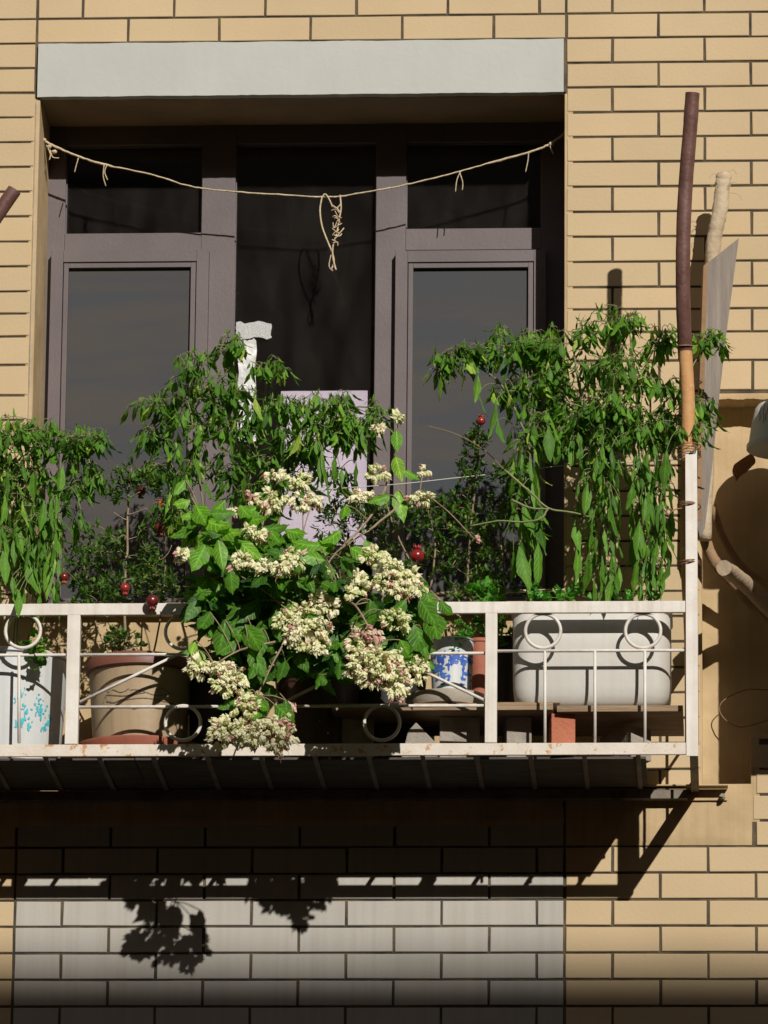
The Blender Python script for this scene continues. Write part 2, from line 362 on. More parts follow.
for i in range(len(joints)-1):
    zb_, za_ = joints[i], joints[i+1]; zm = (za_+zb_)/2
    par = .5 if (i-i_ref) % 2 == 0 else 0.
    if i-i_ref >= 15+0: par = 0. if ((i-i_ref) % 2 == 1) else .5
    if zb_ <= ZB+1e-6:
        k = round((ZB-zb_)/PZ); par = 0. if k % 2 == 0 else .5
    if zm > z_lt: zones = [(XW0, XL, 'y', XL-.12), (XL, XE, 'y', XL), (XE, XW1, 'y', X0)]
    elif zm < ZB+PZ+.002: zones = [(XW0, XL, 'y', XL-.12), (XL, XE, 'g', XL), (XE, XW1, 'y', X0)]
    else: zones = [(XW0, XL if zm > z_lb else x_mg, 'y', XL-.12), (XE, XW1, 'y', X0)]
    for (xa, xb, kind, org) in zones:
        ivs = [(xa, xb)]
        if z_nb < zm < z_nt:
            ivs = clip(ivs, x_nl, x_nr2 if zm > z_nm else x_nr)
        if ZB < zm < z_pt and kind == 'y': ivs = clip(ivs, -9, x_pr) if xa > XE-.01 else ivs
        off = org + .25*(par if org == X0 else (.5-par+.5 if False else (par if False else (.5 if par == 0 else 0))))
        if org != X0:
            top = zm > z_lt
            k = (i-i_ref) if top else round((ZB-zb_)/PZ)
            off = org + (.25 if (k % 2 == 0) == top else (.125 if kind == 'g' or org == XL else .25))
        for (p, q) in ivs:
            k0 = math.floor((p-off)/.25)
            x = off+k0*.25
            while x < q:
                a, b = max(x, p), min(x+.25, q)
                if b > a:
                    tile(ty if kind == 'y' else tg, a, b, za_, zb_)
                x += .25
ty.build('yellow_tiles', m_ytile, building, fix=False)
tg.build('grey_tiles', m_gtile, building, fix=False)
# solid wall behind the tiles, with the window and the niche cut out
zt, zbm = joints[0], joints[-1]
wy0, wy1 = .004, .34
for (a, b, c, d_) in [(XW0, XW1, z_lb, zt), (XW0, x_ol, z_sill, z_lb), (x_or, x_nl, z_nb, z_lb), (x_nl, XW1, z_nt, z_lb),
                      (x_nr2, XW1, z_nm, z_nt), (x_nr, XW1, z_nb, z_nm), (XW0, x_or, z_nb, z_sill), (XW0, XW1, zbm, z_nb)]:
    mort.box(a, b, wy0, wy1, c, d_)
mort.build('wall', m_mortar, building)
ow = MB()
ow.box(-9, XW0, .004, 8, 0, 14); ow.box(XW1, 7, .004, 8, 0, 14); ow.box(XW0, XW1, .004, .34, zt, 14); ow.box(XW0, XW1, .004, .34, 0, zbm)
ow.box(-9, 7, 7.7, 8, 0, 14)
ow.box(-9, 7, -1.15, .0, z_lt+1.75, z_lt+1.9)  # added overhang out of view, blocks skylight to deepen the shade
ow.box(-9, -8.6, -15, 0, 0, 14); ow.box(10.5, 10.9, -15, 0, 0, 14)  # added side wings out of view, shut out more skylight
ow.build('outer_wall_and_sky_blockers', m_plaster, building)
# niche back and cheeks
nb = MB()
def wob(mb, x0, x1, z0, z1, y, nx, nz, amp, thick=.006, edge=0.0):
    """slightly uneven plaster sheet with a ragged rim"""
    vs = []; fs = []
    for j in range(nz+1):
        for i in range(nx+1):
            ex = edge*R.uniform(-1, 1) if i in (0, nx) or j in (0, nz) else 0
            rim = i in (0, nx) or j in (0, nz)
            vs.append((x0+(x1-x0)*i/nx+(ex if i in (0, nx) else 0), (y+thick if rim else y+R.uniform(-amp, amp)), z0+(z1-z0)*j/nz+(ex if j in (0, nz) else 0)))
    for j in range(nz):
        for i in range(nx):
            a = j*(nx+1)+i; fs.append((a, a+1, a+nx+2, a+nx+1))
    mb.add(vs, fs)
ND = .085
wob(nb, x_nl-.01, x_nr2+.01, z_nb-.01, z_nt+.01, ND, 24, 60, .0018, 0)
nb.build('niche_back', m_plaster, building, smooth=True, fix=False)
nc = MB()
nc.box(x_nl-.02, x_nl+.003, .002, ND+.02, z_nb, z_nt)
nc.box(x_nr-.003, x_nr+.02, .0025, ND+.02, z_nb, z_nm)
nc.box(x_nl, x_nr2, .0035, ND+.02, z_nt-.004, z_nt+.012)
nc.box(x_nr, x_nr2, .0015, ND+.02, z_nm-.01, z_nm+.003)
nc.box(x_nl, x_nr, .0022, ND+.02, z_nb-.03, z_nb+.002)
nc.build('niche_edge', m_plaster, building, bevel=.002)
# ragged mortar smear hanging on the niche head
sm = MB()
xs_ = [x_nl+(x_nr2-x_nl)*i/70 for i in range(71)]; low = [(x, z_nt-.006+.0012*math.sin(i*.7)+R.uniform(-.0012, .0008)) for i, x in enumerate(xs_)]
sm.prism(low+[(x, z_nt+.003+.0015*math.sin(x*90)) for x in xs_[::-1]], -.0025, ND-.002)
sm.build('mortar_smear', m_plaster, building)
# plaster apron under the window, plaster band under the rack, margin by the window
pa = MB(); wob(pa, XW0+.1, x_or+.02, z_pb, z_sill-.002, -.0035, 60, 40, .0012, .012, .0)
pa.build('apron_plaster', m_plaster, building, smooth=True, fix=False)
pb = MB(); wob(pb, XE+.003, x_pr-.0005, ZB+.003, z_pt, -.0012, 24, 12, .0009, .003, .0003)
pb.build('plaster_band', m_plaster, building, smooth=True, fix=False)
mg = MB(); wob(mg, x_mg-.004, x_ol+.0005, z_sill, z_lb, -.0015, 3, 90, .0006, .008, .0025)
mg.build('margin_plaster', m_plaster2, building, smooth=True, fix=False)
# lintel: pale painted band, slightly proud, ragged lower arris
li = MB()
nseg = 90; top = []; bot = []
for i in range(nseg+1):
    x = XL+.006+(XE-XL-.012)*i/nseg
    top.append((x, z_lt-.003+.0008*math.sin(i*.5)+R.uniform(-.0004, .0004))); bot.append((x, z_lb-.0052+.0004*math.sin(i*.37)+R.uniform(-.0007, .0005)))
li.prism(bot+top[::-1], -.008, .02)
li.build('lintel', m_lintel, building)
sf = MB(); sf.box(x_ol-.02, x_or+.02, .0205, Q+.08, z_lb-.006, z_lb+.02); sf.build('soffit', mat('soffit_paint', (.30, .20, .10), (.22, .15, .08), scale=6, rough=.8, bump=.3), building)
for (a, b) in ((x_ol-.02, x_ol+.003), (x_or-.003, x_or+.02)):
    rv = MB(); rv.box(a, b, .0022, Q+.06, z_sill+.0045, z_lb-.0065); rv.build('reveal', m_plaster, building, bevel=.002)
si = MB(); si.box(x_ol-.03, x_or+.03, -.03, Q+.1, z_sill-.03, z_sill+.004); si.build('window_sill', m_plaster2, building, bevel=.004)

# ------------------------------------------------------------------ the window
win = MB()
def fx(px): return xx(px, 300, Q)
def fz(py): return zy(300, py, Q)
zt_f = z_lb+.01; zb_f = z_sill
FD = .05
cols = [(fx(48)-.03, fx(63)), (fx(200), fx(233.5)), (fx(375), fx(405)), (fx(541), x_or+.01)]
for k, (a, b) in enumerate(cols): win.box(a, b, Q, Q+FD, zb_f, zt_f)
zt1 = fz(143)
win.box(cols[0][1], cols[1][0], Q+.002, Q+FD, zt1, zt_f-.001); win.box(cols[1][1], cols[2][0], Q+.002, Q+FD, zt1, zt_f-.001); win.box(cols[2][1], cols[3][0], Q+.002, Q+FD, zt1, zt_f-.001)
zr0, zr1 = fz(252), fz(231.5)
win.box(cols[0][1], cols[1][0], Q+.002, Q+FD, zr0, zr1); win.box(cols[2][1], cols[3][0], Q+.002, Q+FD, zr0+.003, zr1+.006)
for a, b in ((0, 1), (1, 2), (2, 3)): win.box(cols[a][1], cols[b][0], Q+.002, Q+FD, zb_f, zb_f+.05)
wo = win.build('window', m_alu, building, bevel=.0015)
# glazing beads of the fixed lights
bead = MB()
def beads(mb, xa, xb, za, zb, y, w=.003, d=.012):
    mb.box(xa, xa+w, y, y+d, za, zb); mb.box(xb-w, xb, y, y+d, za, zb)
    mb.box(xa+w, xb-w, y+.001, y+d, zb-w, zb); mb.box(xa+w, xb-w, y+.001, y+d, za, za+w)
cells = [(cols[0][1], cols[1][0], zr1, zt1), (cols[1][1], cols[2][0], zb_f+.05, zt1), (cols[2][1], cols[3][0], zr1+.006, zt1)]
for c in cells: beads(bead, *c, Q+.014)
bead.build('bead', m_alu, wo if False else building)
for c in cells:
    g = MB(); g.box(c[0], c[1], Q+.028, Q+.034, c[2], c[3]); g.build('pane', m_glass, building)
def sash(xa, xb, za, zb, w1, w2):
    s = MB(); y = Q-.03
    s.box(xa, xa+w1, y, Q+.02, za, zb); s.box(xb-w1, xb, y, Q+.02, za, zb)
    s.box(xa+w1, xb-w1, y+.0005, Q+.02, zb-w1, zb); s.box(xa+w1, xb-w1, y+.0005, Q+.02, za, za+w1)
    o = s.build('sash', m_alu, building, bevel=.0012)
    gk = MB(); t = .0022
    beads(gk, xa+w1, xb-w1, za+w1, zb-w1, y+.008, t, .01); k = gk.build('gasket', m_dark, o)
    b = MB(); beads(b, xa+w1+t, xb-w1-t, za+w1+t, zb-w1-t, y+.003, w2, .02); b.build('inner_bead', m_alu, o, bevel=.001)
    q = xa+w1+t+w2, xb-w1-t-w2, za+w1+t+w2, zb-w1-t-w2
    sc = MB(); sc.box(q[0], q[1], y+.016, y+.0165, q[2], q[3]); sc.build('insect_screen', m_screen, o)
    g = MB(); g.box(q[0], q[1], Q+.02, Q+.025, q[2], q[3]); g.build('pane', m_glass, o)
def sx(px): return xx(px, 300, Q-.03)
sash(sx(50), sx(208), zb_f+.03, zy(130, 250, Q-.03), 12.5*PX, 5*PX)
sash(sx(395), sx(546), zb_f+.03, zy(470, 250, Q-.03), 12.5*PX, 5*PX)
# dark room behind the panes
rm = MB()
ry0 = .345
rm.box(-3.2, -2.9, ry0, 3.6, 2.9+HC, 6.2+HC); rm.box(.3, .6, ry0, 3.6, 2.9+HC, 6.2+HC); rm.box(-3.2, .6, 3.3, 3.6, 2.9+HC, 6.2+HC)
rm.box(-2.9, .3, ry0, 3.3, 6.0+HC, 6.2+HC); rm.box(-2.9, .3, ry0, 3.3, 2.9+HC, 3.1+HC)
rm.build('room_wall', m_room, building)
# paper and film
pp = MB(); a = at(281, 391, Q+.04); b = at(366, 545, Q+.04)
n = 6
vs = []
for i in range(n+1):
    x = a.x+(b.x-a.x)*i/n; vs += [(x, Q+.04+R.uniform(0, .004), b.z), (x, Q+.041+R.uniform(0, .003), a.z)]
pp.add(vs, [(2*i, 2*i+2, 2*i+3, 2*i+1) for i in range(n)])
pap = pp.build('paper_sheet', m_paper)
md = pap.modifiers.new('Solid', 'SOLIDIFY'); md.thickness = .001
tag(pap, 'lavender paper sheet standing behind the middle window pane', 'paper')
tp = MB()
def ragged(x0, y0, x1, y1, yy, m=3):
    p = []
    for i in range(9): p.append((x0+(x1-x0)*i/8, y0+R.uniform(-m, m)))
    for i in range(1, 9): p.append((x1+R.uniform(-m, m)*.7, y0+(y1-y0)*i/9))
    for i in range(9): p.append((x1+(x0-x1)*i/8, y1+R.uniform(-m, m)))
    for i in range(1, 9): p.append((x0+R.uniform(-m, m)*.5, y1+(y0-y1)*i/9))
    return [(at(a, b, yy).x, at(a, b, yy).z) for a, b in p][::-1]
tp.prism(ragged(238, 339, 256, 440, Q+.02, 2), Q+.0205, Q+.0275)
tpo = tp.build('plastic_film', m_tape); tag(tpo, 'crinkled white plastic film taped on the middle pane', 'plastic film')
_m, _N, _L, _P = nodes('clear_tape'); _P.inputs['Base Color'].default_value = (.8, .8, .78, 1); _P.inputs['Roughness'].default_value = .3
_a = _N.new('ShaderNodeBsdfTransparent'); _x = _N.new('ShaderNodeMixShader'); _n = _N.new('ShaderNodeTexNoise'); _n.inputs['Scale'].default_value = 42; _n.inputs['Detail'].default_value = 6
_r = _N.new('ShaderNodeMapRange'); _r.inputs[1].default_value = .44; _r.inputs[2].default_value = .56; _r.inputs[3].default_value = .1; _r.inputs[4].default_value = 1
_b = _N.new('ShaderNodeBump'); _b.inputs['Distance'].default_value = .003; _L.new(_n.outputs[0], _b.inputs['Height']); _L.new(_b.outputs[0], _P.inputs['Normal'])
_L.new(_n.outputs[0], _r.inputs[0]); _L.new(_r.outputs[0], _x.inputs[0]); _L.new(_a.outputs[0], _x.inputs[1]); _L.new(_P.outputs[0], _x.inputs[2]); _L.new(_x.outputs[0], _N['Material Output'].inputs[0])
tp = MB(); tp.prism(ragged(236, 322, 271, 338, Q+.02, 1.6), Q+.0225, Q+.0275); tp.build('tape_strip', _m, tpo)

# ------------------------------------------------------------------ twine across the window
tw = thing('twine_line', 'pale twine strung across the window head with a knotted loop', 'twine', at(300, 195, .11))
def spline(pts, n=8):
    P_ = [Vector(p) for p in pts]; out = []
    for i in range(len(P_)-1):
        p0 = P_[max(i-1, 0)]; p1 = P_[i]; p2 = P_[i+1]; p3 = P_[min(i+2, len(P_)-1)]
        for k in range(n):
            t = k/n
            out.append(.5*((2*p1)+(p2-p0)*t+(2*p0-5*p1+4*p2-p3)*t*t+(3*p1-p0-3*p2+p3)*t**3))
    out.append(P_[-1]); return out
l = MB()
path = spline([at(px, py, .11 + (0 if 60 < px < 540 else .0)) for px, py in [(40, 138), (52, 145), (80, 157), (110, 166), (150, 174), (185, 185), (215, 190), (270, 194), (330, 197), (360, 193), (400, 186), (450, 174), (490, 163), (530, 152), (550, 144), (566, 132)]], 8)
path = [p+Vector((0, R.uniform(-.0006, .0006), R.uniform(-.0008, .0008))) for p in path]
rad = [.0034 if i < 25 or i > 95 else .0023 for i in range(len(path))]
l.tube(path, [r*R.uniform(.85, 1.15) for r in rad], 7, twist=.5); l.build('line', m_twine, tw, smooth=True)
k = MB()
k_list = []
for kx, ky in ((44, 140), (49, 147), (54, 152), (551, 144)):
    k = MB(); k.sphere(at(kx, ky, .108), .0075, 8, 6, sc=(1, 1, .8), jit=.25); k.build('knot', m_twine, tw, smooth=True)
for pts in ([(50, 150), (53, 157), (59, 158)], [(46, 145), (50, 154), (49, 160)], [(104, 165), (103, 176), (106, 186)], [(78, 158), (76, 166), (75, 172)], [(107, 165), (105, 172), (108, 180)],
            [(529, 152), (528, 160), (526, 172)], [(461, 171), (457, 180), (455, 192)], [(459, 172), (463, 182), (462, 190)], [(550, 146), (553, 154)]):
    q = spline([at(a+R.uniform(-.5, .5), b, .106) for a, b in pts], 4); k = MB(); k.tube(q, .0016, 5); k.build('loose_end', m_twine, tw, smooth=True)
lp = MB()
yl = .104
lp.tube(spline([at(a, b, yl) for a, b in [(322, 197), (320, 210), (322, 226), (327, 240), (332, 252), (334, 262), (331, 270)]], 6), .0024, 6)
lp.tube(spline([at(a, b, yl-.004) for a, b in [(340, 195), (341, 208), (339, 220), (337, 232), (333, 246), (333, 258), (336, 270)]], 6), .0024, 6)
lp.tube(spline([at(a, b, yl) for a, b in [(322, 198), (325, 194), (329, 199), (333, 208)]], 6), .0022, 6)
for i in range(16):
    t = i/15; cx = 336.5+R.uniform(-2, 2); cy = 206+t*36; u_ = lambda a: R.uniform(-a, a)
    lp.tube(spline([at(cx-3+u_(1.5), cy+u_(4), yl-.006), at(cx+u_(2), cy+u_(4), yl-.010), at(cx+3+u_(2), cy+u_(5), yl-.006)], 4), R.uniform(.0011, .0018), 5)
lp.tube(spline([at(a, b, yl-.008) for a, b in [(334, 240), (339, 234), (344, 228)]], 4), .002, 5)
lp.tube(spline([at(a, b, yl) for a, b in [(331, 255), (329, 266), (333, 271)]], 4), .0016, 5)
lp.build('loop', m_twine, tw, smooth=True)

# ------------------------------------------------------------------ the rack
YF = -.46
rack = thing('balcony_rack', 'white painted metal plant rack with rings fixed below the window', 'plant rack', at(400, 755, YF))
def rz(py): return zy(500, py, YF)
def rx(px): return xx(px, 680, YF)
XR0 = rx(-190)
def rail(z0, z1, y0, y1, x0, x1):
    m_ = MB(); m_.box(x0, x1, y0, y1, z0, z1); return m_
zt0, zt1_ = rz(613), rz(601.5)
zb0, zb1 = rz(755), rz(743)
xc0, xc1 = rx(686), rx(698)
rail(zt0, zt1_, YF, YF+.012, XR0, xc0).build('top_rail', m_white, rack, bevel=.0015)
rail(zb0, zb1, YF, YF+.008, XR0, xc0).build('bottom_rail', m_rustw, rack, bevel=.0015)
for a, b in ((66, 79), (485, 497), (-164, -152)):
    m_ = MB(); m_.box(rx(a), rx(b), YF-.002, YF+.026, zb1+.0005, zt0-.0005); m_.build('post', m_white, rack, bevel=.0015)
# corner post: L-section angle iron
m_ = MB(); zp1 = rz(452); zp0 = rz(757)
m_.box(xc0, xc1, YF-.004, YF, zp0, zp1); m_.box(xc1-.004, xc1, YF, YF+.028, zp0, zp1)
m_.build('corner_post', m_white, rack, bevel=.0008)
bw = .0042
def hbar(py, px0, px1): 
    m_ = MB(); z = rz(py); m_.tube([Vector((rx(px0), YF+.012, z)), Vector((rx(px1), YF+.012, z))], bw, 8); m_.build('bar', m_white, rack, smooth=True)
def seg(p, q, name='bar'):
    m_ = MB(); a = at(p[0], p[1], YF+.012); b = at(q[0], q[1], YF+.012); m_.tube([a, b], bw, 8); m_.build(name, m_white, rack, smooth=True)
def ring(px, py, pr):
    m_ = MB(); m_.ring(at(px, py, YF+.012), pr*PX, pr*PX, .0047); m_.build('ring', m_white, rack, smooth=True)
hbar(650, 497, 686); hbar(652, -152, 66); hbar(652, 79, 226); hbar(652, 345, 485)
hbar(704.5, 79, 226); hbar(704.5, 290, 485)
for px in (545, 595, 645): seg((px, 651), (px, 743))
for px in (19, -31, -81, -131): seg((px, 653), (px, 743))
for px, py, r in ((543, 631, 17), (643, 631, 17), (23, 631, 17), (-90, 631, 17), (183, 632, 17), (383, 632, 17), (183, 723, 17), (382, 723, 17)): ring(px, py, r)
for p, q in (((80, 702), (183, 652)), ((183, 652), (285, 702)), ((285, 702), (383, 652)), ((383, 652), (486, 701))): seg(p, q)
# side frame back to the wall
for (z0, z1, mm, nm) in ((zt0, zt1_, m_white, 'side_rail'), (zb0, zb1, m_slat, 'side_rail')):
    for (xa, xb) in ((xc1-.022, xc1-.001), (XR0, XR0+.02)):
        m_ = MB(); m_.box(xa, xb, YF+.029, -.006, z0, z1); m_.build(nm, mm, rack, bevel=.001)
for yy_ in (-.32, -.17):
    m_ = MB(); m_.tube([Vector((xc1-.017, yy_, zb1)), Vector((xc1-.017, yy_, zt0))], bw, 8); m_.build('side_bar', m_white, rack, smooth=True)
m_ = MB(); m_.tube([Vector((xc1-.017, YF+.03, zb1+.13)), Vector((xc1-.017, -.01, zb1+.13))], bw, 8); m_.build('side_bar', m_white, rack, smooth=True)
# slats of the floor and the sheet lying on them
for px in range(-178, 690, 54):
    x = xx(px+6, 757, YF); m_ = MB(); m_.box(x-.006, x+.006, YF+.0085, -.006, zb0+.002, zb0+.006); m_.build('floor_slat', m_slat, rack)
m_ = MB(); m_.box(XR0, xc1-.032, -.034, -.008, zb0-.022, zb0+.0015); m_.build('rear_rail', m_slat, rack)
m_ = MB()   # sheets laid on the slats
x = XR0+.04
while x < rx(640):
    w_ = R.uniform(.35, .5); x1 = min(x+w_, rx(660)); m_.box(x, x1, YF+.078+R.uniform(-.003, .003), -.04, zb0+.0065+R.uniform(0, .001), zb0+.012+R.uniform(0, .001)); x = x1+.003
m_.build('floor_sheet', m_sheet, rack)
zfl = zb0+.0145
# angle iron on the wall under the rack
br = thing('support_angle', 'tan painted angle iron bolted along the wall under the rack', 'bracket', at(700, 790, -.01))
m_ = MB(); zA = zy(727, 788); m_.box(XR0-.1, xx(728, 790), -.048, -.008, zA-.004, zA); m_.box(XR0-.1, xx(728, 790)-.002, -.0078, -.004, zA-.035, zA-.0045)
m_.build('flange', m_plaster, br, bevel=.001)
m_ = MB(); c = at(722.5, 797, -.012); m_.tube([c, c+Vector((0, -.012, 0))], .008, 6); m_.tube([c+Vector((0, -.012, 0)), c+Vector((0, -.02, 0))], .0045, 8); m_.build('bolt', m_conc, br)
# side cheek brace of the rack (thin rod to the wall)
m_ = MB(); m_.tube([Vector((rx(560), -.02, zb0-.004)), Vector((rx(560)+.07, -.03, zb0-.05))], .003, 6)

# ------------------------------------------------------------------ pots
def pot(name, label, cat, px, py_top, r_top, r_bot, h, Y, m, rim=None, rim_m=None, sx_=1, sy_=1, zbot=None, wall_=.008, group=None, soil=True):
    c = at(px, py_top, Y); zt_ = c.z; zb_ = zt_-h if zbot is None else zbot; h = zt_-zb_
    t = thing(name, label, cat, (c.x, Y, zb_), group)
    prof = [(r_bot*.97, 0), (r_bot, .004)]
    for i in range(1, 9):
        f = i/8; prof.append((r_bot+(r_top-r_bot)*f**.9, .004+(h-.004)*f))
    if rim and not rim_m: prof[-1] = (r_top, h-rim[1]); prof += [(r_top+rim[0], h-rim[1]+.003), (r_top+rim[0], h-.003), (r_top+rim[0]-.003, h)]
    prof += [(r_top-wall_, h), (r_top-wall_*1.4, h-.03)]
    b = MB(); b.lathe((c.x, Y, zb_), prof, 48, sx=sx_, sy=sy_); b.build('body', m, t, smooth='auto')
    if rim_m:
        b = MB(); b.lathe((c.x, Y, zb_), [(r_top+.0005, h-rim[1]), (r_top+rim[0], h-rim[1]+.004), (r_top+rim[0]+.001, h-.004), (r_top+rim[0]-.003, h+.002), (r_top-wall_+.001, h+.002), (r_top-wall_+.0005, h-.02)], 48, sx=sx_, sy=sy_)
        b.build('rim', rim_m, t, smooth='auto')
    if soil:
        b = MB(); b.lathe((c.x, Y, zb_), [(.001, h-.025), (r_top*.5, h-.022+.004), (r_top-wall_*1.1, h-.026), (r_top-wall_*1.1, h-.03), (.001, h-.03)], 40, sx=sx_, sy=sy_); b.build('soil', m_soil, t, smooth=True)
    return t, c, zb_, h
def decal(mb, c, r_fun, zb_, an0, pts, off=.0012):
    """thin raised brush mark wrapped on a pot: pts polygon in (angle, height)"""
    vs = []
    for (a, h_) in pts:
        r = r_fun(h_)
        vs.append((c.x+math.cos(a)*(r+off), c.y+math.sin(a)*(r+off), zb_+h_))
    mb.add(vs, [tuple(range(len(pts)))])
def blob(a, h, ra, rh, n=9, jit=.35):
    return [(a+math.cos(2*PI*i/n)*ra*R.uniform(1-jit, 1+jit), h+math.sin(2*PI*i/n)*rh*R.uniform(1-jit, 1+jit)) for i in range(n)]
# left white pot with turquoise blossoms
t1, c, zb_, h = pot('flower_pot', 'large white glazed pot with turquoise blossom print at the left end', 'flower pot', 8, 661, .160, .140, .3, -.235, m_wpot, rim=(.007, .012), zbot=zfl)
mb = MB(); rf = lambda h_: .140+(.160-.140)*((h_-.004)/(h-.004))**.9
for (pa_, ph, s_) in [(27, 697, .8), (32, 706, .7), (24, 700, .6), (44, 705, 1), (47, 712, 1), (42, 711, .8), (50, 707, .7), (33, 717, .8), (28, 724, 1), (36, 724, .9), (53, 722, 1.1), (50, 726, .8), (25, 727, .8), (46, 699, .6), (30, 694, .6), (56, 715, .7)]:
    dx = (pa_-8)*PX/.151; 
    if abs(dx) < .98:
        a = -math.acos(dx); hh = (at(8, ph, -.37).z-zb_)
        [decal(mb, Vector((c.x, c.y, 0)), rf, zb_, 0, blob(a+R.gauss(0, .035), hh+R.gauss(0, .008), .03*s_*R.uniform(.4, 1.2), .006*s_*R.uniform(.4, 1.2), 8, .5), .0012+R.uniform(0, .0006)) for _ in range(6)]
mb.build('blossom_print', m_turq, t1, fix=False)
# brown/beige pot on saucer
t2, c, zb_, h = pot('flower_pot', 'beige clay pot with brown rim and ink drawing on a terracotta saucer', 'flower pot', 141, 664, .137, .118, .27, -.25, m_beige, rim=(.008, .034), rim_m=m_rim, zbot=zfl+.024)
mb = MB(); rf2 = lambda h_: .118+(.137-.118)*((h_-.004)/(h-.004))**.9
zz = lambda ph: at(141, ph, -.38).z-zb_
def stroke(mb, pts, w, c, rf, zb_):
    for i in range(len(pts)-1):
        (a0, h0), (a1, h1) = pts[i], pts[i+1]
        decal(mb, c, rf, zb_, 0, [(a0, h0-w), (a1, h1-w*.6), (a1, h1+w*.6), (a0, h0+w)])
cc = Vector((c.x, c.y, 0))
for (p0, p1, y0, amp, w) in [(112, 150, 694, 2.5, .0016), (118, 135, 690, 3, .0012), (128, 178, 699, 2, .0014), (136, 172, 692, 4, .0012), (112, 128, 700, 2, .002), (150, 182, 706, 2, .0012), (113, 118, 688, 4, .0018), (138, 144, 708, 1, .0018), (120, 124, 706, 1, .0018), (108, 113, 697, 5, .0012), (160, 176, 689, 3, .001)]:
    pts = []
    for i in range(10):
        px = p0+(p1-p0)*i/9; dx = max(-.97, min(.97, (px-141)*PX/.128)); pts.append((-math.acos(dx), zz(y0+math.sin(i*.6+p0)*amp*.6)))
    stroke(mb, pts, w, cc, rf2, zb_)
mb.build('ink_drawing', m_ink, t2, fix=False)
t, = [thing('pot_saucer', 'wide terracotta saucer under the beige clay pot', 'saucer', (c.x, c.y, zfl))]
b = MB(); b.lathe((c.x, c.y, zfl), [(.125, 0), (.150, .008), (.172, .046), (.172, .051), (.166, .051), (.148, .024), (.125, .022)], 48); b.build('dish', m_terra, t, smooth='auto')
# dark pots in the shade of the vine
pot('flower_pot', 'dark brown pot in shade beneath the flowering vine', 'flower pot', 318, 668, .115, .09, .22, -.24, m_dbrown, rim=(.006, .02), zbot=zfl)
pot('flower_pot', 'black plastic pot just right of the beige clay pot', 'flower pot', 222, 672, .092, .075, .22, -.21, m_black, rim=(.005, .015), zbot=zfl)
pot('flower_pot', 'added black pot standing in for the deep shade behind the lower flower clusters', 'flower pot', 388, 662, .105, .085, .2, -.17, m_black, rim=(.005, .015), zbot=zfl+.05)  # added black body, darkens the gap where shade should hide the wall
# planks on bricks
zpl = 0
def plank(label, px0, px1, y0, y1, ztop, th, m=m_plank):
    b = MB(); b.box(xx(px0, 710, -.4), xx(px1, 710, -.4), y0, y1, ztop-th, ztop)
    o = b.build('plank', m, bevel=.001); tag(o, label, 'plank', 'planks lying on bricks inside the rack'); return o
plank('long plank on bricks carrying the blue and white pot', 332, 553, -.40, -.10, zy(450, 703, -.40), .019)
plank('shorter plank on bricks carrying the white trough', 557, 683, -.41, -.12, zy(600, 705.5, -.41), .016)
b = MB(); b.box(xx(496, 705, -.39), xx(560, 705, -.39), -.39, -.13, zy(450, 703, -.40)+.001, zy(450, 703, -.40)+.004); o = b.build('cardboard_sheet', m_plank); tag(o, 'thin cardboard sheet between plank and white trough', 'cardboard')
def brick(label, px0, px1, y0, y1, ztop, m, rot=0, cat='brick'):
    xa, xb = xx(px0, 730, y0), xx(px1, 730, y0); 
    b = MB(); w_ = (xb-xa)/2; d_ = (y1-y0)/2; h_ = (ztop-zfl)/2
    ax = Vector((math.cos(rot), math.sin(rot), 0)); ay = Vector((-math.sin(rot), math.cos(rot), 0))
    b.obox(((xa+xb)/2, (y0+y1)/2, zfl+h_), ax*w_, ay*d_, Vector((0, 0, h_)))
    o = b.build('brick', m, bevel=.002); tag(o, label, cat, 'bricks propping up the planks'); return o
zpA = zy(450, 703, -.40)-.0195; zpB = zy(600, 705.5, -.41)-.0165
brick('orange brick standing under the shorter plank', 546, 570, -.39, -.16, zpB, m_brick, .12)
brick('grey stone block under the right plank near the corner', 612, 638, -.34, -.18, zpB-.022, m_conc, .5)
brick('grey brick in shade left of the orange brick', 503, 528, -.33, -.14, zpA, m_conc, .1)
brick('dark block in shade under the long plank beside the concrete wedge', 438, 478, -.33, -.14, zpA, m_conc, .05)
brick('dark block in shade under the left end of the long plank', 340, 372, -.31, -.12, zpA, m_conc, .05)
b = MB(); p = [at(401, 760, -.37), at(408, 731, -.37), at(416, 722, -.37), at(437, 744, -.37), at(437, 760, -.37)]
b.prism([(q.x, max(q.z, zfl)) for q in p], -.37, -.25); o = b.build('concrete_wedge', m_conc, bevel=.003); tag(o, 'broken wedge of grey concrete behind the bottom rail', 'rubble')
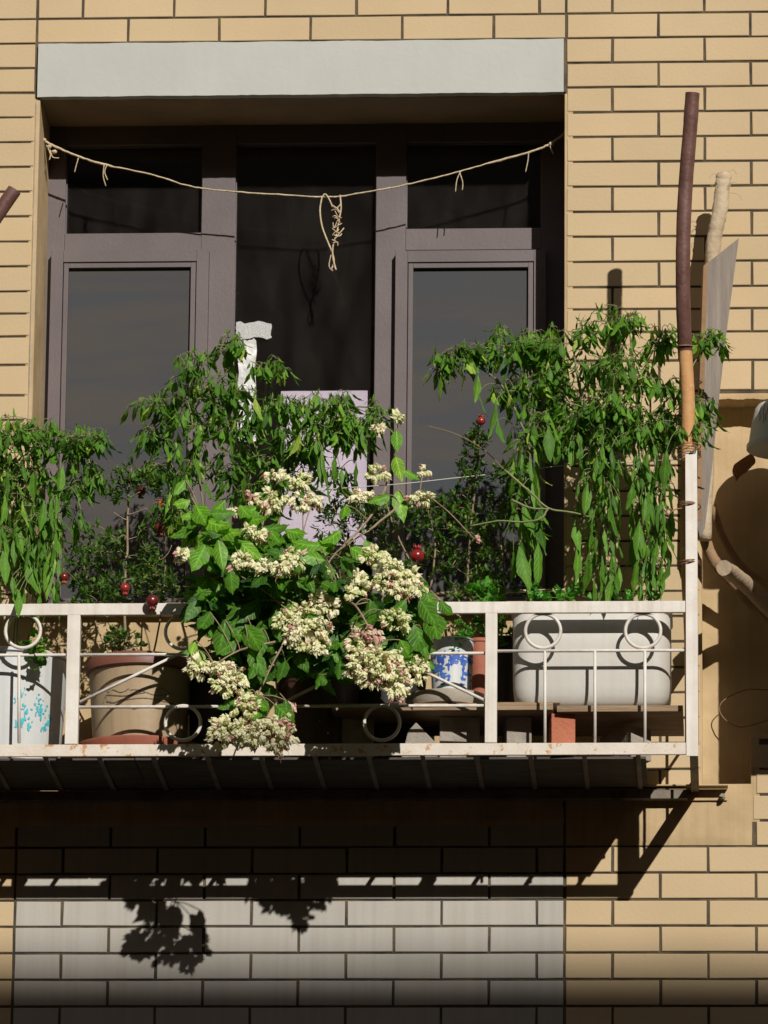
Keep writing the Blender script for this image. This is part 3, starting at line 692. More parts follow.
# long trough
def trough():
    cx = xx(591.5, 660, -.38); hw = 76.5*PX; zb_ = zpB+.0175+.0005; zt_ = zy(590, 606, -.38); hd = .115; cy = -.28
    t = thing('planter_trough', 'long off white plastic trough with rounded corners behind the right rings', 'planter', (cx, cy, zb_))
    def loop(w, d, r, z, n=6):
        out = []
        for (sx_, sy_, a0) in ((1, 1, 0), (-1, 1, PI/2), (-1, -1, PI), (1, -1, 3*PI/2)):
            for i in range(n+1):
                a = a0+PI/2*i/n; out.append((cx+sx_*(w-r)+math.cos(a)*r, cy+sy_*(d-r)+math.sin(a)*r, z))
        return out
    H = zt_-zb_
    L_ = [loop(hw-.05, hd-.03, .02, zb_), loop(hw-.026, hd-.018, .03, zb_+.004), loop(hw-.012, hd-.008, .04, zb_+.014), loop(hw-.004, hd-.003, .045, zb_+.032), loop(hw-.001, hd-.001, .045, zb_+.055), loop(hw, hd, .045, zb_+H*.6), loop(hw, hd, .045, zt_-.03),
          loop(hw-.004, hd-.003, .04, zt_-.026), loop(hw-.004, hd-.003, .04, zt_-.02), loop(hw+.004, hd+.004, .045, zt_-.016), loop(hw+.004, hd+.004, .045, zt_), loop(hw-.006, hd-.006, .04, zt_), loop(hw-.008, hd-.008, .04, zt_-.03)]
    n = len(L_[0]); b = MB(); vs = [v for l_ in L_ for v in l_]
    fs = [(i*n+k, i*n+(k+1) % n, (i+1)*n+(k+1) % n, (i+1)*n+k) for i in range(len(L_)-1) for k in range(n)]+[tuple(range(n-1, -1, -1))]
    b.add(vs, fs); b.build('body', m_trough, t, smooth='auto')
    s_ = MB(); l_ = loop(hw-.0075, hd-.0075, .04, zt_-.025); s_.add(l_, [tuple(range(n))]); s_.build('soil', m_soil, t)
    return cx, cy, zt_-.025
TRX, TRY, TRZ = trough()
# blue and white porcelain pot standing in a pale dish
zpT = zy(450, 703, -.40)+.0008
t, c, zb_, h = pot('porcelain_pot', 'small white porcelain pot with cobalt blue brushwork', 'flower pot', 452, 641, .057, .050, .1, -.30, m_wpot, rim=(.003, .006), zbot=zpT+.012)
cp = Vector((c.x, c.y, 0)); rfp = lambda h_: .050+(.007)*((max(h_, .005)-.004)/(h-.004))**.9
mb = MB()
for q_ in range(95):
    pa_ = R.uniform(433, 471); ph = R.triangular(652, 690, 656); tall = R.random() < .4
    if 450 < pa_ < 462 and ph > 664: continue
    dx = max(-.96, min(.96, (pa_-452)*PX/.054)); a = -math.acos(dx); hh = at(452, ph, -.35).z-zb_
    decal(mb, cp, rfp, zb_, 0, blob(a, hh, (R.uniform(.04, .08) if tall else R.uniform(.1, .22)), (R.uniform(.006, .013) if tall else R.uniform(.002, .005)), 9, .45), .0012+q_*.000006)
mb.build('blue_brushwork', m_blue, t, fix=False)
b = MB(); cdx = xx(446, 690, -.34); b.lathe((cdx, -.305, zpT), [(.08, 0), (.098, .004), (.104, .016), (.106, .036), (.102, .037), (.098, .016), (.08, .0095)], 48)
o = b.build('pale_dish', mat('grey_cream_plastic', (.43, .38, .31), (.36, .31, .25), rough=.6, bump=.3), smooth='auto'); tag(o, 'cream plastic dish under the blue and white pot', 'dish')
pot('terracotta_pot', 'small terracotta pot seen behind the middle post', 'flower pot', 480, 640, .030, .023, .11, -.2, m_terra, rim=(.003, .012), zbot=zpT)
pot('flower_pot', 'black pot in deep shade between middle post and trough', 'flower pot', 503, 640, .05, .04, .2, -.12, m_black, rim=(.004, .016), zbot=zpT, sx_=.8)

# ------------------------------------------------------------------ plants
UP = Vector((0, 0, 1))
PROF = {'lance': [0, .42, .8, 1, .9, .66, .36, 0], 'ovate': [.1, .62, .93, 1, .92, .74, .5, .24, 0], 'oval': [0, .8, 1, .85, .0], 'strap': [.3, .8, 1, .95, .7, 0]}
def leaf(mb, base, d, L, W_, curl=.8, fold=.35, kind='lance', var=.5, down=None, side=None):
    d = d.normalized(); pr = PROF[kind]; n = len(pr)-1
    down = down or Vector((0, 0, -1))
    s = d.cross(down)
    if s.length < .15: s = d.cross(Vector((R.uniform(-1, 1), R.uniform(-1, 1), 0)))
    s = s.normalized()
    if side: 
        s = (s+side*R.uniform(0, 1)).normalized()
    s = s - d*s.dot(d); s.normalize()
    nrm = s.cross(d)
    p = Vector(base); vs = []; va = []; wv = R.uniform(0, 6)
    for i in range(n+1):
        w = pr[i]*W_/2; rip = math.sin(i*2.1+wv)*W_*.10
        vs += [p - s*w + nrm*(w*fold+rip), Vector(p), p + s*w + nrm*(w*fold-rip)]
        va += [min(1, max(0, var+R.uniform(-.06, .06)))]*3
        if i < n:
            q = Matrix.Rotation(-curl/n*R.uniform(.5, 1.5), 3, s)
            d = (q @ d).normalized(); nrm = s.cross(d)
            p = p + d*L/n
    fs = []
    for i in range(n):
        a = 3*i
        fs += [(a, a+1, a+4, a+3), (a+1, a+2, a+5, a+4)]
    mb.add(vs, fs, va, [(u, i/n) for i in range(n+1) for u in (-1, 0, 1)])
def rnd_dir(): 
    a = R.uniform(0, 2*PI); z = R.uniform(-1, 1); r = math.sqrt(1-z*z); return Vector((r*math.cos(a), r*math.sin(a), z))

class Plant:
    def __init__(s, name, label, base, group=None):
        s.t = thing(name, label, 'plant', base, group); s.st = MB(); s.lv = MB(); s.pts = []   # (pos, radius)
        s.nodes = []
    def stem(s, pts, r0, r1, n=6, sub=5):
        q = spline(pts, sub); q = [p+Vector((R.uniform(-1, 1), R.uniform(-1, 1), 0))*.0015 for p in q]
        rr = [r0+(r1-r0)*i/(len(q)-1) for i in range(len(q))]
        s.st.tube(q, rr, n); s.pts += list(zip(q, rr)); return q
    def grow(s, targets, r=.0016, maxd=9, sag=.0):
        """join every target to the nearest piece of the plant with a thin twig"""
        T = sorted(targets, key=lambda p: min((p-q[0]).length for q in s.pts))
        for p in T:
            best = min(s.pts, key=lambda q: (p-q[0]).length + max(0, (q[0].z-p.z))*.6)
            a = best[0]; dl = (p-a).length
            if dl < .004: continue
            mid = a.lerp(p, .5)+Vector((R.uniform(-.1, .1), R.uniform(-.1, .1), R.uniform(.0, .16)))*dl
            q = spline([a, mid, p], max(2, int(dl/.02)))
            r_ = max(.0009, min(best[1]*.75, r)); s.st.tube(q, [r_]*(len(q)-1)+[r_*.6], 5)
            s.pts += [(x, r_*.9) for x in q[1:]]
            s.nodes.append((p, (p-mid).normalized()))
    def done(s, lm, sm, lname='leaves'):
        s.st.build('stem', sm, s.t, smooth=True, fix=False)
        s.lv.build(lname, lm, s.t, smooth=True, fix=False)
def blobs(lst, dens=1.0, ymin=-.62, ymax=.2, lift=0):
    """(px, py, rx, ry, Y, dY, count) -> points scattered in ellipsoids"""
    out = []
    for (px, py, rx_, ry_, Y, dY, n) in lst:
        for _ in range(int(n*dens)):
            while True:
                a, b, c_ = R.uniform(-1, 1), R.uniform(-1, 1), R.uniform(-1, 1)
                if a*a+b*b+c_*c_ <= 1: break
            yy_ = max(ymin, min(ymax, Y+c_*dY))
            out.append(at(px+a*rx_, py+b*ry_-lift, yy_))
    return out
def pepper_leaves(P, n_lo=3, n_hi=6, L0=.022, L1=.06, hang=1.1, bigp=.05, aspect=(.22, .36)):
    for (p, d) in P.nodes:
        tone = R.gauss(.5, .17)
        for k in range(R.randint(n_lo, n_hi)):
            a = R.uniform(0, 2*PI); out = Vector((math.cos(a), math.sin(a), 0))
            dd = (out + d*.5 + Vector((0, 0, R.uniform(-.3, .7)))).normalized()
            pl = R.uniform(.008, .026)
            e = p+dd*pl*.6 + (out*.7+Vector((0, 0, -hang*.5))).normalized()*pl*.5
            P.st.tube([p, p+dd*pl*.6, e], [.0011, .0009, .0007], 4, cap=False)
            L_ = R.uniform(L0, L1)*(1.5 if R.random() < bigp else 1)
            ld = (out*R.uniform(.15, .9)+Vector((0, 0, -R.uniform(hang*.5, hang*1.9)))).normalized()
            v = min(1, max(0, R.gauss(tone, .15))); 
            if R.random() < .02: v = 1
            leaf(P.lv, e, ld, L_, L_*R.uniform(*aspect), curl=R.uniform(-.2, 1.0), fold=R.uniform(.15, .7), var=v, side=rnd_dir()*.6)
        if R.random() < .3:    # young upright tip
            for k in range(3):
                dd = (Vector((R.uniform(-1, 1), R.uniform(-1, 1), R.uniform(.2, 1)))).normalized()
                leaf(P.lv, p, dd, R.uniform(.012, .028), .006, curl=.6, var=.75)
def hanging(P, lst, asp=(.16, .26)):
    """single large wilted leaves hanging at given places: (px, py_top, length px, Y)"""
    for (px, py, L_, Y) in lst:
        p = at(px, py, Y)
        near = min(P.pts, key=lambda q: (p-q[0]).length)[0]
        P.st.tube(spline([near, near.lerp(p, .6)+Vector((0, 0, .012)), p], 4), .0011, 4, cap=False)
        dd = Vector((R.uniform(-.25, .25), R.uniform(-.3, .1), -1))
        leaf(P.lv, p, dd, L_*PX*R.uniform(.8, 1), L_*PX*R.uniform(*asp), curl=R.uniform(-.5, .5), fold=R.uniform(.1, .6), kind='lance', var=min(.95, max(.1, R.gauss(.6, .18))), side=Vector((R.uniform(.2, 1), R.uniform(-.3, .3), 0)))

# --- left pepper
P = Plant('pepper_plant', 'bushy pepper plant with drooping leaves in the left white pot', at(8, 662, -.235))
for pts in ([(15, 665, -.23), (18, 600, -.24), (12, 540, -.26), (20, 470, -.28)], [(0, 665, -.22), (-20, 590, -.22), (-30, 520, -.2), (-25, 450, -.2)], [(22, 665, -.22), (40, 590, -.22), (55, 520, -.24), (70, 455, -.26)], [(10, 665, -.2), (25, 560, -.15), (45, 480, -.14)]):
    P.stem([at(*p) for p in pts], .0042, .002)
P.grow(blobs([(15, 445, 42, 17, -.26, .13, 26), (65, 445, 32, 14, -.26, .1, 16), (95, 440, 15, 9, -.28, .06, 5), (30, 485, 55, 22, -.26, .13, 32), (-25, 480, 30, 50, -.25, .12, 22), (10, 432, 50, 10, -.26, .12, 18), (80, 440, 28, 8, -.26, .08, 8), (80, 480, 22, 20, -.27, .08, 12), (30, 520, 50, 22, -.26, .12, 22), (20, 560, 40, 26, -.27, .12, 22)], lift=6, dens=1.55))
pepper_leaves(P)
hanging(P, [(20, 520, 42, -.36), (44, 500, 44, -.38), (62, 465, 40, -.36), (81, 510, 32, -.35), (5, 545, 50, -.36), (28, 555, 55, -.37), (38, 560, 52, -.35), (50, 550, 52, -.38), (14, 580, 45, -.38), (40, 590, 40, -.4), (-2, 585, 40, -.38), (25, 588, 42, -.41), (55, 585, 45, -.38), (8, 470, 40, -.37), (34, 470, 38, -.37), (48, 600, 40, -.36), (12, 610, 34, -.36), (19, 592, 34, -.50)])
hanging(P, [(R.uniform(-5, 60), R.uniform(490, 590), R.uniform(22, 40), -R.uniform(.28, .40)) for _ in range(90)])
P.done(m_pepper, m_greenstem)

# --- middle pepper
P = Plant('pepper_plant', 'tall pepper plant rising before the middle pane left of the vine', at(222, 675, -.21))
for pts in ([(222, 680, -.2), (218, 600, -.22), (205, 520, -.24), (195, 440, -.26), (185, 385, -.28)], [(222, 680, -.2), (240, 600, -.2), (245, 520, -.2), (240, 430, -.22), (235, 350, -.26)],
            [(222, 680, -.2), (262, 580, -.2), (285, 500, -.2), (305, 440, -.22), (350, 408, -.26), (390, 412, -.28)], [(205, 520, -.24), (175, 470, -.26), (150, 415, -.28)], [(245, 500, -.2), (262, 420, -.2), (268, 372, -.22)]):
    P.stem([at(*p) for p in pts], .0042, .0018)
P.grow(blobs([(230, 347, 22, 12, -.26, .05, 9), (195, 368, 20, 13, -.28, .05, 8), (185, 395, 24, 16, -.26, .06, 9), (150, 410, 26, 10, -.28, .06, 9), (270, 370, 20, 7, -.26, .04, 6), (225, 390, 35, 20, -.26, .08, 15), (200, 425, 42, 22, -.26, .08, 20), (250, 425, 34, 20, -.24, .08, 18),
              (290, 410, 26, 12, -.25, .06, 12), (330, 408, 28, 11, -.26, .06, 14), (370, 418, 22, 12, -.28, .05, 8), (310, 440, 40, 16, -.26, .07, 18), (190, 470, 48, 24, -.25, .09, 26), (250, 475, 40, 26, -.22, .09, 20), (150, 445, 20, 14, -.27, .06, 7), (175, 510, 20, 22, -.26, .08, 10), (300, 470, 34, 22, -.2, .05, 22), (350, 445, 20, 16, -.27, .04, 12), (335, 425, 34, 14, -.26, .06, 14), (270, 500, 36, 20, -.2, .06, 16), (340, 480, 18, 14, -.22, .05, 6)], lift=6, dens=1.55))
pepper_leaves(P)
hanging(P, [(300, 432, 40, -.33), (283, 440, 35, -.32), (322, 450, 45, -.33), (323, 460, 48, -.35), (362, 430, 32, -.33), (356, 462, 26, -.32), (335, 455, 32, -.31), (247, 472, 40, -.33), (170, 490, 34, -.35), (176, 475, 36, -.33), (205, 480, 30, -.33), (195, 455, 34, -.34), (165, 440, 30, -.33), (215, 400, 34, -.33), (230, 430, 38, -.32), (255, 395, 34, -.3)])
P.done(m_pepper, m_greenstem)

# --- right peppers, three plants in the trough
def tp_(px): return Vector((xx(px, 615, -.28), -.28, TRZ))
grp = 'pepper plants growing in the white trough'
P = Plant('pepper_plant', 'pepper plant at the left end of the trough arching over the right pane', tp_(528), grp)
P.stem([tp_(530)]+[at(*p) for p in ((527, 560, -.28), (525, 500, -.28), (530, 430, -.28), (525, 370, -.28), (510, 345, -.3))], .0052, .002)
P.stem([at(*p) for p in ((528, 440, -.28), (505, 390, -.3), (480, 368, -.32), (450, 358, -.34), (433, 372, -.35))], .003, .0015)
P.stem([at(*p) for p in ((528, 480, -.28), (540, 410, -.26), (548, 350, -.26))], .003, .0018)
P.grow(blobs([(470, 358, 34, 12, -.33, .05, 17), (440, 368, 10, 16, -.35, .03, 5), (510, 350, 26, 18, -.3, .07, 17), (545, 345, 24, 16, -.28, .07, 15), (520, 390, 28, 26, -.28, .08, 17), (550, 385, 24, 26, -.28, .08, 16), (530, 430, 24, 24, -.28, .07, 13), (518, 475, 16, 26, -.28, .06, 9), (528, 525, 12, 30, -.3, .05, 6)], lift=6, dens=1.55))
pepper_leaves(P, 3, 5)
hanging(P, [(441, 375, 30, -.37), (463, 372, 28, -.37), (478, 375, 34, -.37), (479, 392, 28, -.37), (496, 400, 48, -.36), (498, 420, 34, -.36), (505, 380, 34, -.36), (550, 415, 48, -.40), (549, 425, 52, -.41), (533, 460, 60, -.38), (520, 440, 45, -.37), (540, 470, 45, -.36), (525, 500, 50, -.37), (537, 510, 55, -.36), (523, 520, 50, -.36), (512, 475, 34, -.35), (519, 545, 55, -.38), (538, 540, 58, -.38), (530, 575, 30, -.36)])
for pts in (((505, 470, -.4), (528, 490, -.41), (548, 508, -.42), (570, 512, -.41), (590, 517, -.38)), ((548, 508, -.42), (540, 519, -.42), (520, 522, -.41), (498, 521, -.4), (470, 526, -.39)), ((512, 500, -.4), (530, 508, -.41), (547, 509, -.42))):
    P.stem([at(*p) for p in pts], .0034, .0022)
hanging(P, [(R.choice((518, 526, 534))+R.uniform(-6, 6), R.uniform(440, 560), R.uniform(20, 36), -R.uniform(.28, .38)) for _ in range(60)])
P.done(m_pepper, m_greenstem)
P = Plant('pepper_plant', 'pepper plant in the middle of the trough with wilted hanging leaves', tp_(596), grp)
P.stem([tp_(598)]+[at(*p) for p in ((600, 550, -.3), (606, 480, -.3), (604, 400, -.28), (612, 330, -.28))], .0048, .002)
P.stem([at(*p) for p in ((604, 480, -.3), (585, 420, -.3), (575, 360, -.3), (572, 330, -.3))], .003, .0017)
P.grow(blobs([(612, 322, 14, 13, -.28, .05, 6), (585, 335, 18, 14, -.3, .06, 8), (560, 375, 12, 30, -.3, .06, 8), (590, 372, 26, 20, -.3, .08, 13), (618, 365, 16, 26, -.3, .08, 11), (580, 415, 34, 14, -.31, .09, 22), (615, 410, 28, 14, -.31, .09, 18), (600, 435, 50, 16, -.31, .1, 32), (565, 445, 16, 14, -.3, .06, 8), (605, 470, 14, 26, -.31, .06, 7)], lift=6, dens=1.55))
pepper_leaves(P, 3, 5)
hanging(P, [(px+R.uniform(-2, 2), py, L_, -R.uniform(.35, .43)) for px, py, L_ in [(560, 430, 38), (572, 440, 36), (585, 450, 44), (598, 455, 48), (612, 450, 42), (624, 455, 44), (588, 480, 50), (602, 500, 48), (590, 520, 50), (606, 520, 54), (597, 545, 50), (603, 555, 50), (611, 548, 52), (590, 560, 42), (582, 400, 38), (600, 400, 40), (615, 385, 44), (616, 345, 34), (575, 520, 40), (612, 575, 40), (595, 580, 38), (604, 590, 30), (620, 500, 34), (580, 545, 45), (600, 470, 50), (609, 500, 46), (593, 500, 44)]])
hanging(P, [(R.choice((582, 592, 600, 608, 615))+R.uniform(-5, 5), R.uniform(440, 575), R.uniform(16, 31), -R.uniform(.28, .42)) for _ in range(110)])
P.done(m_pepper, m_greenstem)
P = Plant('pepper_plant', 'pepper plant at the right end of the trough beside the rusty pole', tp_(650), grp)
P.stem([tp_(650)]+[at(*p) for p in ((652, 550, -.3), (656, 480, -.3), (650, 400, -.28), (655, 345, -.28))], .0048, .002)
P.stem([at(*p) for p in ((655, 500, -.3), (640, 420, -.3), (632, 350, -.3), (628, 320, -.3))], .003, .0017)
P.stem([at(*p) for p in ((652, 440, -.3), (675, 400, -.32), (700, 355, -.3), (722, 338, -.28))], .003, .0015)
P.grow(blobs([(630, 325, 12, 14, -.3, .05, 6), (655, 350, 18, 22, -.3, .07, 9), (672, 345, 10, 16, -.32, .04, 4), (706, 345, 18, 12, -.29, .04, 9), (640, 385, 22, 22, -.3, .08, 10), (672, 400, 16, 22, -.32, .07, 9), (700, 410, 14, 14, -.32, .05, 7), (650, 430, 36, 16, -.31, .09, 24), (690, 432, 20, 12, -.38, .06, 9), (655, 480, 22, 18, -.32, .07, 9)], lift=6, dens=1.55))
pepper_leaves(P, 3, 5)
hanging(P, [(px+R.uniform(-2, 2), py, L_, -R.uniform(.35, .43)) for px, py, L_ in [(640, 450, 44), (655, 455, 44), (667, 450, 50), (636, 480, 44), (648, 490, 50), (662, 500, 50), (641, 520, 54), (655, 525, 50), (645, 555, 48), (668, 480, 44), (636, 560, 42), (652, 560, 40), (660, 565, 40), (668, 560, 44), (640, 580, 32), (648, 600-22, 36), (665, 525, 48), (633, 535, 50), (657, 540, 40), (646, 470, 44), (640, 400, 36), (656, 380, 34), (697, 440, 26), (632, 500, 40)]])
hanging(P, [(R.choice((636, 643, 650, 657, 666))+R.uniform(-5, 5), R.uniform(440, 575), R.uniform(16, 31), -R.uniform(.28, .42)) for _ in range(120)])
P.done(m_pepper, m_greenstem)

# --- pomegranates
def pom_leaves(P, n_lo=5, n_hi=10, L0=.011, L1=.026):
    for (p, d) in P.nodes:
        tone = R.gauss(.5, .15)
        for k in range(R.randint(n_lo, n_hi)):
            dd = (rnd_dir()+d*.5+UP*.25).normalized()
            L_ = R.uniform(L0, L1); b = p + rnd_dir()*.007
            leaf(P.lv, b, dd, L_, L_*R.uniform(.28, .42), curl=R.uniform(-.4, .6), fold=.3, kind='oval', var=min(1, max(0, R.gauss(tone, .2))), side=rnd_dir())
def fruit(P, px, py, Y, r, m, crown=True, hang=True, mo=None):
    c = at(px, py, Y); f = MB(); f.sphere(c, r, 20, 14, sc=(1, 1, .95), jit=.01)
    o = f.build('fruit', m, P.t, smooth=True)
    f = MB(); dz = -1 if hang else 1
    for k in range(6):
        a = 2*PI*k/6; p0 = c+Vector((math.cos(a)*r*.3, math.sin(a)*r*.3, dz*r*.9)); p1 = c+Vector((math.cos(a)*r*.45, math.sin(a)*r*.45, dz*r*1.55))
        f.tube([p0, p0.lerp(p1, .6), p1], [r*.22, r*.2, r*.04], 5)
    f.build('calyx', mo or m, o, smooth=True)
    top = c-Vector((0, 0, dz*r*.9)); near = min(P.pts, key=lambda q: (top-q[0]).length)[0]
    P.st.tube(spline([top, top+Vector((0, 0, .01)), near], 4), .0014, 5)
P = Plant('pomegranate_bush', 'dwarf pomegranate bush with small dark fruits in the beige clay pot', at(141, 664, -.25))
P.stem([at(*p) for p in ((128, 668, -.25), (124, 600, -.26), (127, 550, -.27), (128, 500, -.28), (131, 470, -.28))], .0042, .0022)
P.stem([at(*p) for p in ((150, 668, -.22), (160, 620, -.2), (165, 560, -.2), (160, 500, -.22))], .003, .0018)
P.stem([at(*p) for p in ((115, 668, -.22), (95, 620, -.22), (85, 570, -.24))], .003, .0018)
for a_, b_ in (((127, 520), (114, 512)), ((128, 515), (146, 508)), ((126, 538), (120, 537)), ((159, 560), (172, 545)), ((127, 499), (140, 492))): P.stem([at(a_[0], a_[1], -.28), at((a_[0]+b_[0])/2, a_[1]-3, -.29), at(b_[0], b_[1], -.3)], .002, .001, 5, 3)
P.grow(blobs([(135, 478, 24, 14, -.28, .06, 34), (115, 492, 18, 10, -.28, .05, 16), (155, 480, 16, 16, -.26, .05, 16), (158, 510, 14, 26, -.25, .05, 16), (100, 545, 30, 28, -.26, .08, 62), (150, 545, 18, 18, -.27, .05, 18), (75, 570, 16, 20, -.26, .06, 18), (150, 575, 28, 18, -.28, .07, 46), (110, 588, 36, 14, -.27, .08, 50), (165, 590, 16, 14, -.28, .06, 18), (95, 600, 30, 10, -.3, .06, 24), (120, 640, 14, 10, -.32, .03, 10)]), r=.0013)
pom_leaves(P)
fruit(P, 152, 601, -.48, .0175, m_pomdark); fruit(P, 160, 528, -.3, .0155, m_pomdark); fruit(P, 160, 504, -.28, .0085, m_pomorange, hang=False); fruit(P, 141, 491, -.27, .0135, m_pomdark)
fruit(P, 64, 577, -.36, .0125, m_pomdark, mo=m_pomorange); fruit(P, 125, 588, -.36, .013, m_pomfruit, mo=m_pomfruit)
P.done(m_pom, m_woodstem)
P = Plant('pomegranate_bush', 'small leaved pomegranate bush with one shiny red fruit before the right pane', at(484, 640, -.12))
P.stem([at(*p) for p in ((500, 650, -.12), (470, 600, -.15), (470, 540, -.2), (476, 480, -.24), (480, 428, -.26))], .004, .002)
P.stem([at(*p) for p in ((500, 650, -.12), (430, 590, -.2), (400, 540, -.22), (385, 500, -.22))], .0034, .0018)
P.stem([at(*p) for p in ((500, 650, -.12), (505, 590, -.16), (500, 520, -.2), (510, 490, -.2))], .003, .0018)
P.stem([at(*p) for p in ((430, 590, -.2), (435, 540, -.22), (425, 500, -.24))], .003, .0018)
P.grow(blobs([(478, 440, 13, 16, -.26, .03, 22), (472, 475, 13, 24, -.25, .04, 30), (472, 520, 30, 22, -.22, .07, 56), (430, 515, 34, 20, -.22, .07, 56), (385, 520, 32, 24, -.2, .06, 64), (345, 520, 30, 26, -.2, .05, 60), (440, 555, 30, 22, -.2, .07, 44), (490, 560, 32, 26, -.18, .07, 56), (395, 560, 24, 20, -.2, .06, 24), (480, 590, 40, 12, -.2, .06, 40), (505, 500, 16, 22, -.24, .05, 18), (500, 470, 10, 12, -.26, .03, 8), (330, 556, 34, 24, -.18, .05, 40), (452, 500, 14, 12, -.24, .04, 12)]), r=.0013)
pom_leaves(P)
fruit(P, 417, 556, -.40, .019, m_pomfruit, hang=False); fruit(P, 481, 421, -.27, .0115, m_pomfruit, hang=False, mo=m_pomorange)
P.done(m_pom, m_woodstem)

# --- flowering vine
P = Plant('flowering_vine', 'vine with broad bright leaves and cream flower clusters spilling over the rail', at(318, 668, -.24))
for pts in ([(310, 680, -.24), (290, 620, -.3), (270, 560, -.36), (262, 510, -.36), (280, 480, -.34)], [(310, 680, -.24), (320, 610, -.32), (330, 560, -.38), (370, 530, -.38)], [(290, 620, -.3), (250, 590, -.36), (215, 550, -.38), (200, 510, -.38)],
            [(320, 610, -.32), (300, 605, -.46), (285, 640, -.52), (260, 690, -.52), (250, 720, -.52)], [(320, 610, -.32), (350, 602, -.47), (370, 630, -.53), (385, 670, -.53)], [(320, 600, -.32), (380, 585, -.42), (420, 598, -.47), (425, 640, -.50)],
            [(330, 560, -.38), (375, 510, -.36), (393, 460, -.36), (397, 425, -.36)], [(285, 640, -.5), (240, 650, -.53), (215, 665, -.54)], [(370, 530, -.38), (400, 505, -.38), (420, 490, -.38)]):
    P.stem([at(p[0], p[1], p[2]-((.13 if p[0] < 340 else .18)*min(1, max(0, (p[1]-470)/130)) if p[1] < 645 and p[2] < -.3 or p[2] < -.45 else 0)) for p in pts], .0036, .0018)
def vy(px, py, Y):
    return Y - (.13 if px < 340 else .18)*min(1, max(0, (py-470)/130)) - (.15 if px < 335 and 495 <= py <= 572 else 0)
def vine_leaves(P, lst):
    lst = [(a, b, c, d, vy(a, b, e), f) for a, b, c, d, e, f in lst]
    for (px, py, L_, ang, Y, v) in lst:   # ang: pointing direction in the picture plane, 0 = right, 90 = down
        p = at(px, py, Y); a = math.radians(ang); dd = Vector((math.cos(a), R.uniform(-.45, -.05), -math.sin(a)))
        near = min(P.pts, key=lambda q: (p-q[0]).length)[0]
        P.st.tube(spline([near, near.lerp(p, .5)+Vector((0, -.005, .008)), p], 4), .0014, 5, cap=False)
        leaf(P.lv, p, dd, L_*PX, L_*PX*R.uniform(.42, .54), curl=R.uniform(-.1, .8), fold=R.uniform(.15, .5), kind='ovate', var=v, down=Vector((R.uniform(-.4, .4), 1, -.35)))
vl = [(205, 520, 42, 35, -.42, .85), (195, 505, 36, 60, -.42, .8), (215, 530, 36, 20, -.43, .9), (218, 540, 34, 80, -.44, .85), (205, 545, 36, 110, -.43, .7), (240, 505, 30, 60, -.42, .75), (245, 520, 28, 10, -.42, .8), (260, 505, 30, 140, -.4, .7), (235, 540, 38, 40, -.43, .9),
      (225, 500, 28, 130, -.4, .8), (190, 500, 22, 150, -.4, .85), (185, 480, 22, 120, -.38, .8), (270, 530, 34, 60, -.41, .6), (275, 540, 32, 100, -.42, .55), (285, 530, 26, 20, -.42, .8), (230, 570, 32, 80, -.44, .4), (210, 575, 30, 120, -.44, .35), (255, 580, 34, 60, -.45, .4),
      (395, 456, 30, 75, -.40, .95), (398, 490, 36, 80, -.40, .9), (404, 470, 20, 40, -.4, .8), (390, 495, 26, 150, -.4, .7), (396, 430, 26, 85, -.38, .8), (340, 530, 30, 130, -.42, .8), (335, 545, 34, 160, -.43, .85), (350, 548, 30, 30, -.42, .8), (320, 545, 36, 170, -.43, .7), (325, 560, 34, 190, -.44, .75), (365, 540, 24, 60, -.42, .7), (345, 505, 24, 90, -.4, .8), (300, 545, 26, 130, -.42, .8),
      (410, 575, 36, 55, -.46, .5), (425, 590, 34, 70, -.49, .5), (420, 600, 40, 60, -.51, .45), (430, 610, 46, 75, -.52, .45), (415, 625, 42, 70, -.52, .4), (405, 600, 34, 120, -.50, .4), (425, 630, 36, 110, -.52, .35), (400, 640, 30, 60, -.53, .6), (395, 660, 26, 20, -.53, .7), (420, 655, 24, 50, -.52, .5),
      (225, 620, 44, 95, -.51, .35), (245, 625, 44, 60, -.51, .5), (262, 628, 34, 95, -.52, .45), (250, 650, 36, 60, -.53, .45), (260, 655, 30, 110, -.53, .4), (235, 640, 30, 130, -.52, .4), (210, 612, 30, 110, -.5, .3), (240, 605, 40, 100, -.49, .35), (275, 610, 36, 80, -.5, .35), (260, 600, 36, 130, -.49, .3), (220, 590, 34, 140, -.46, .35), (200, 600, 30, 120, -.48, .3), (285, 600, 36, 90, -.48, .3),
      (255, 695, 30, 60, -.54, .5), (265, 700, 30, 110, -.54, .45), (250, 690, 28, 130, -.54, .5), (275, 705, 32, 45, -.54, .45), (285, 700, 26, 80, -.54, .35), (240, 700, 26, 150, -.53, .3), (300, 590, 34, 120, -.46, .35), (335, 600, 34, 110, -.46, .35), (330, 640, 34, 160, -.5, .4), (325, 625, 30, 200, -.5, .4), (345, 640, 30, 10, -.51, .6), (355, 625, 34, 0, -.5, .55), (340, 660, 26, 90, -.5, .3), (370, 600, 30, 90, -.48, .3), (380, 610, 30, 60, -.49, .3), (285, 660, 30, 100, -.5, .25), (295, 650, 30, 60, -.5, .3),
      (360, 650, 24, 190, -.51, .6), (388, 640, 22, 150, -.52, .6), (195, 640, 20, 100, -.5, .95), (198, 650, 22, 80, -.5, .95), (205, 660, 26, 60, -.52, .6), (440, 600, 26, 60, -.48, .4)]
vine_leaves(P, vl)
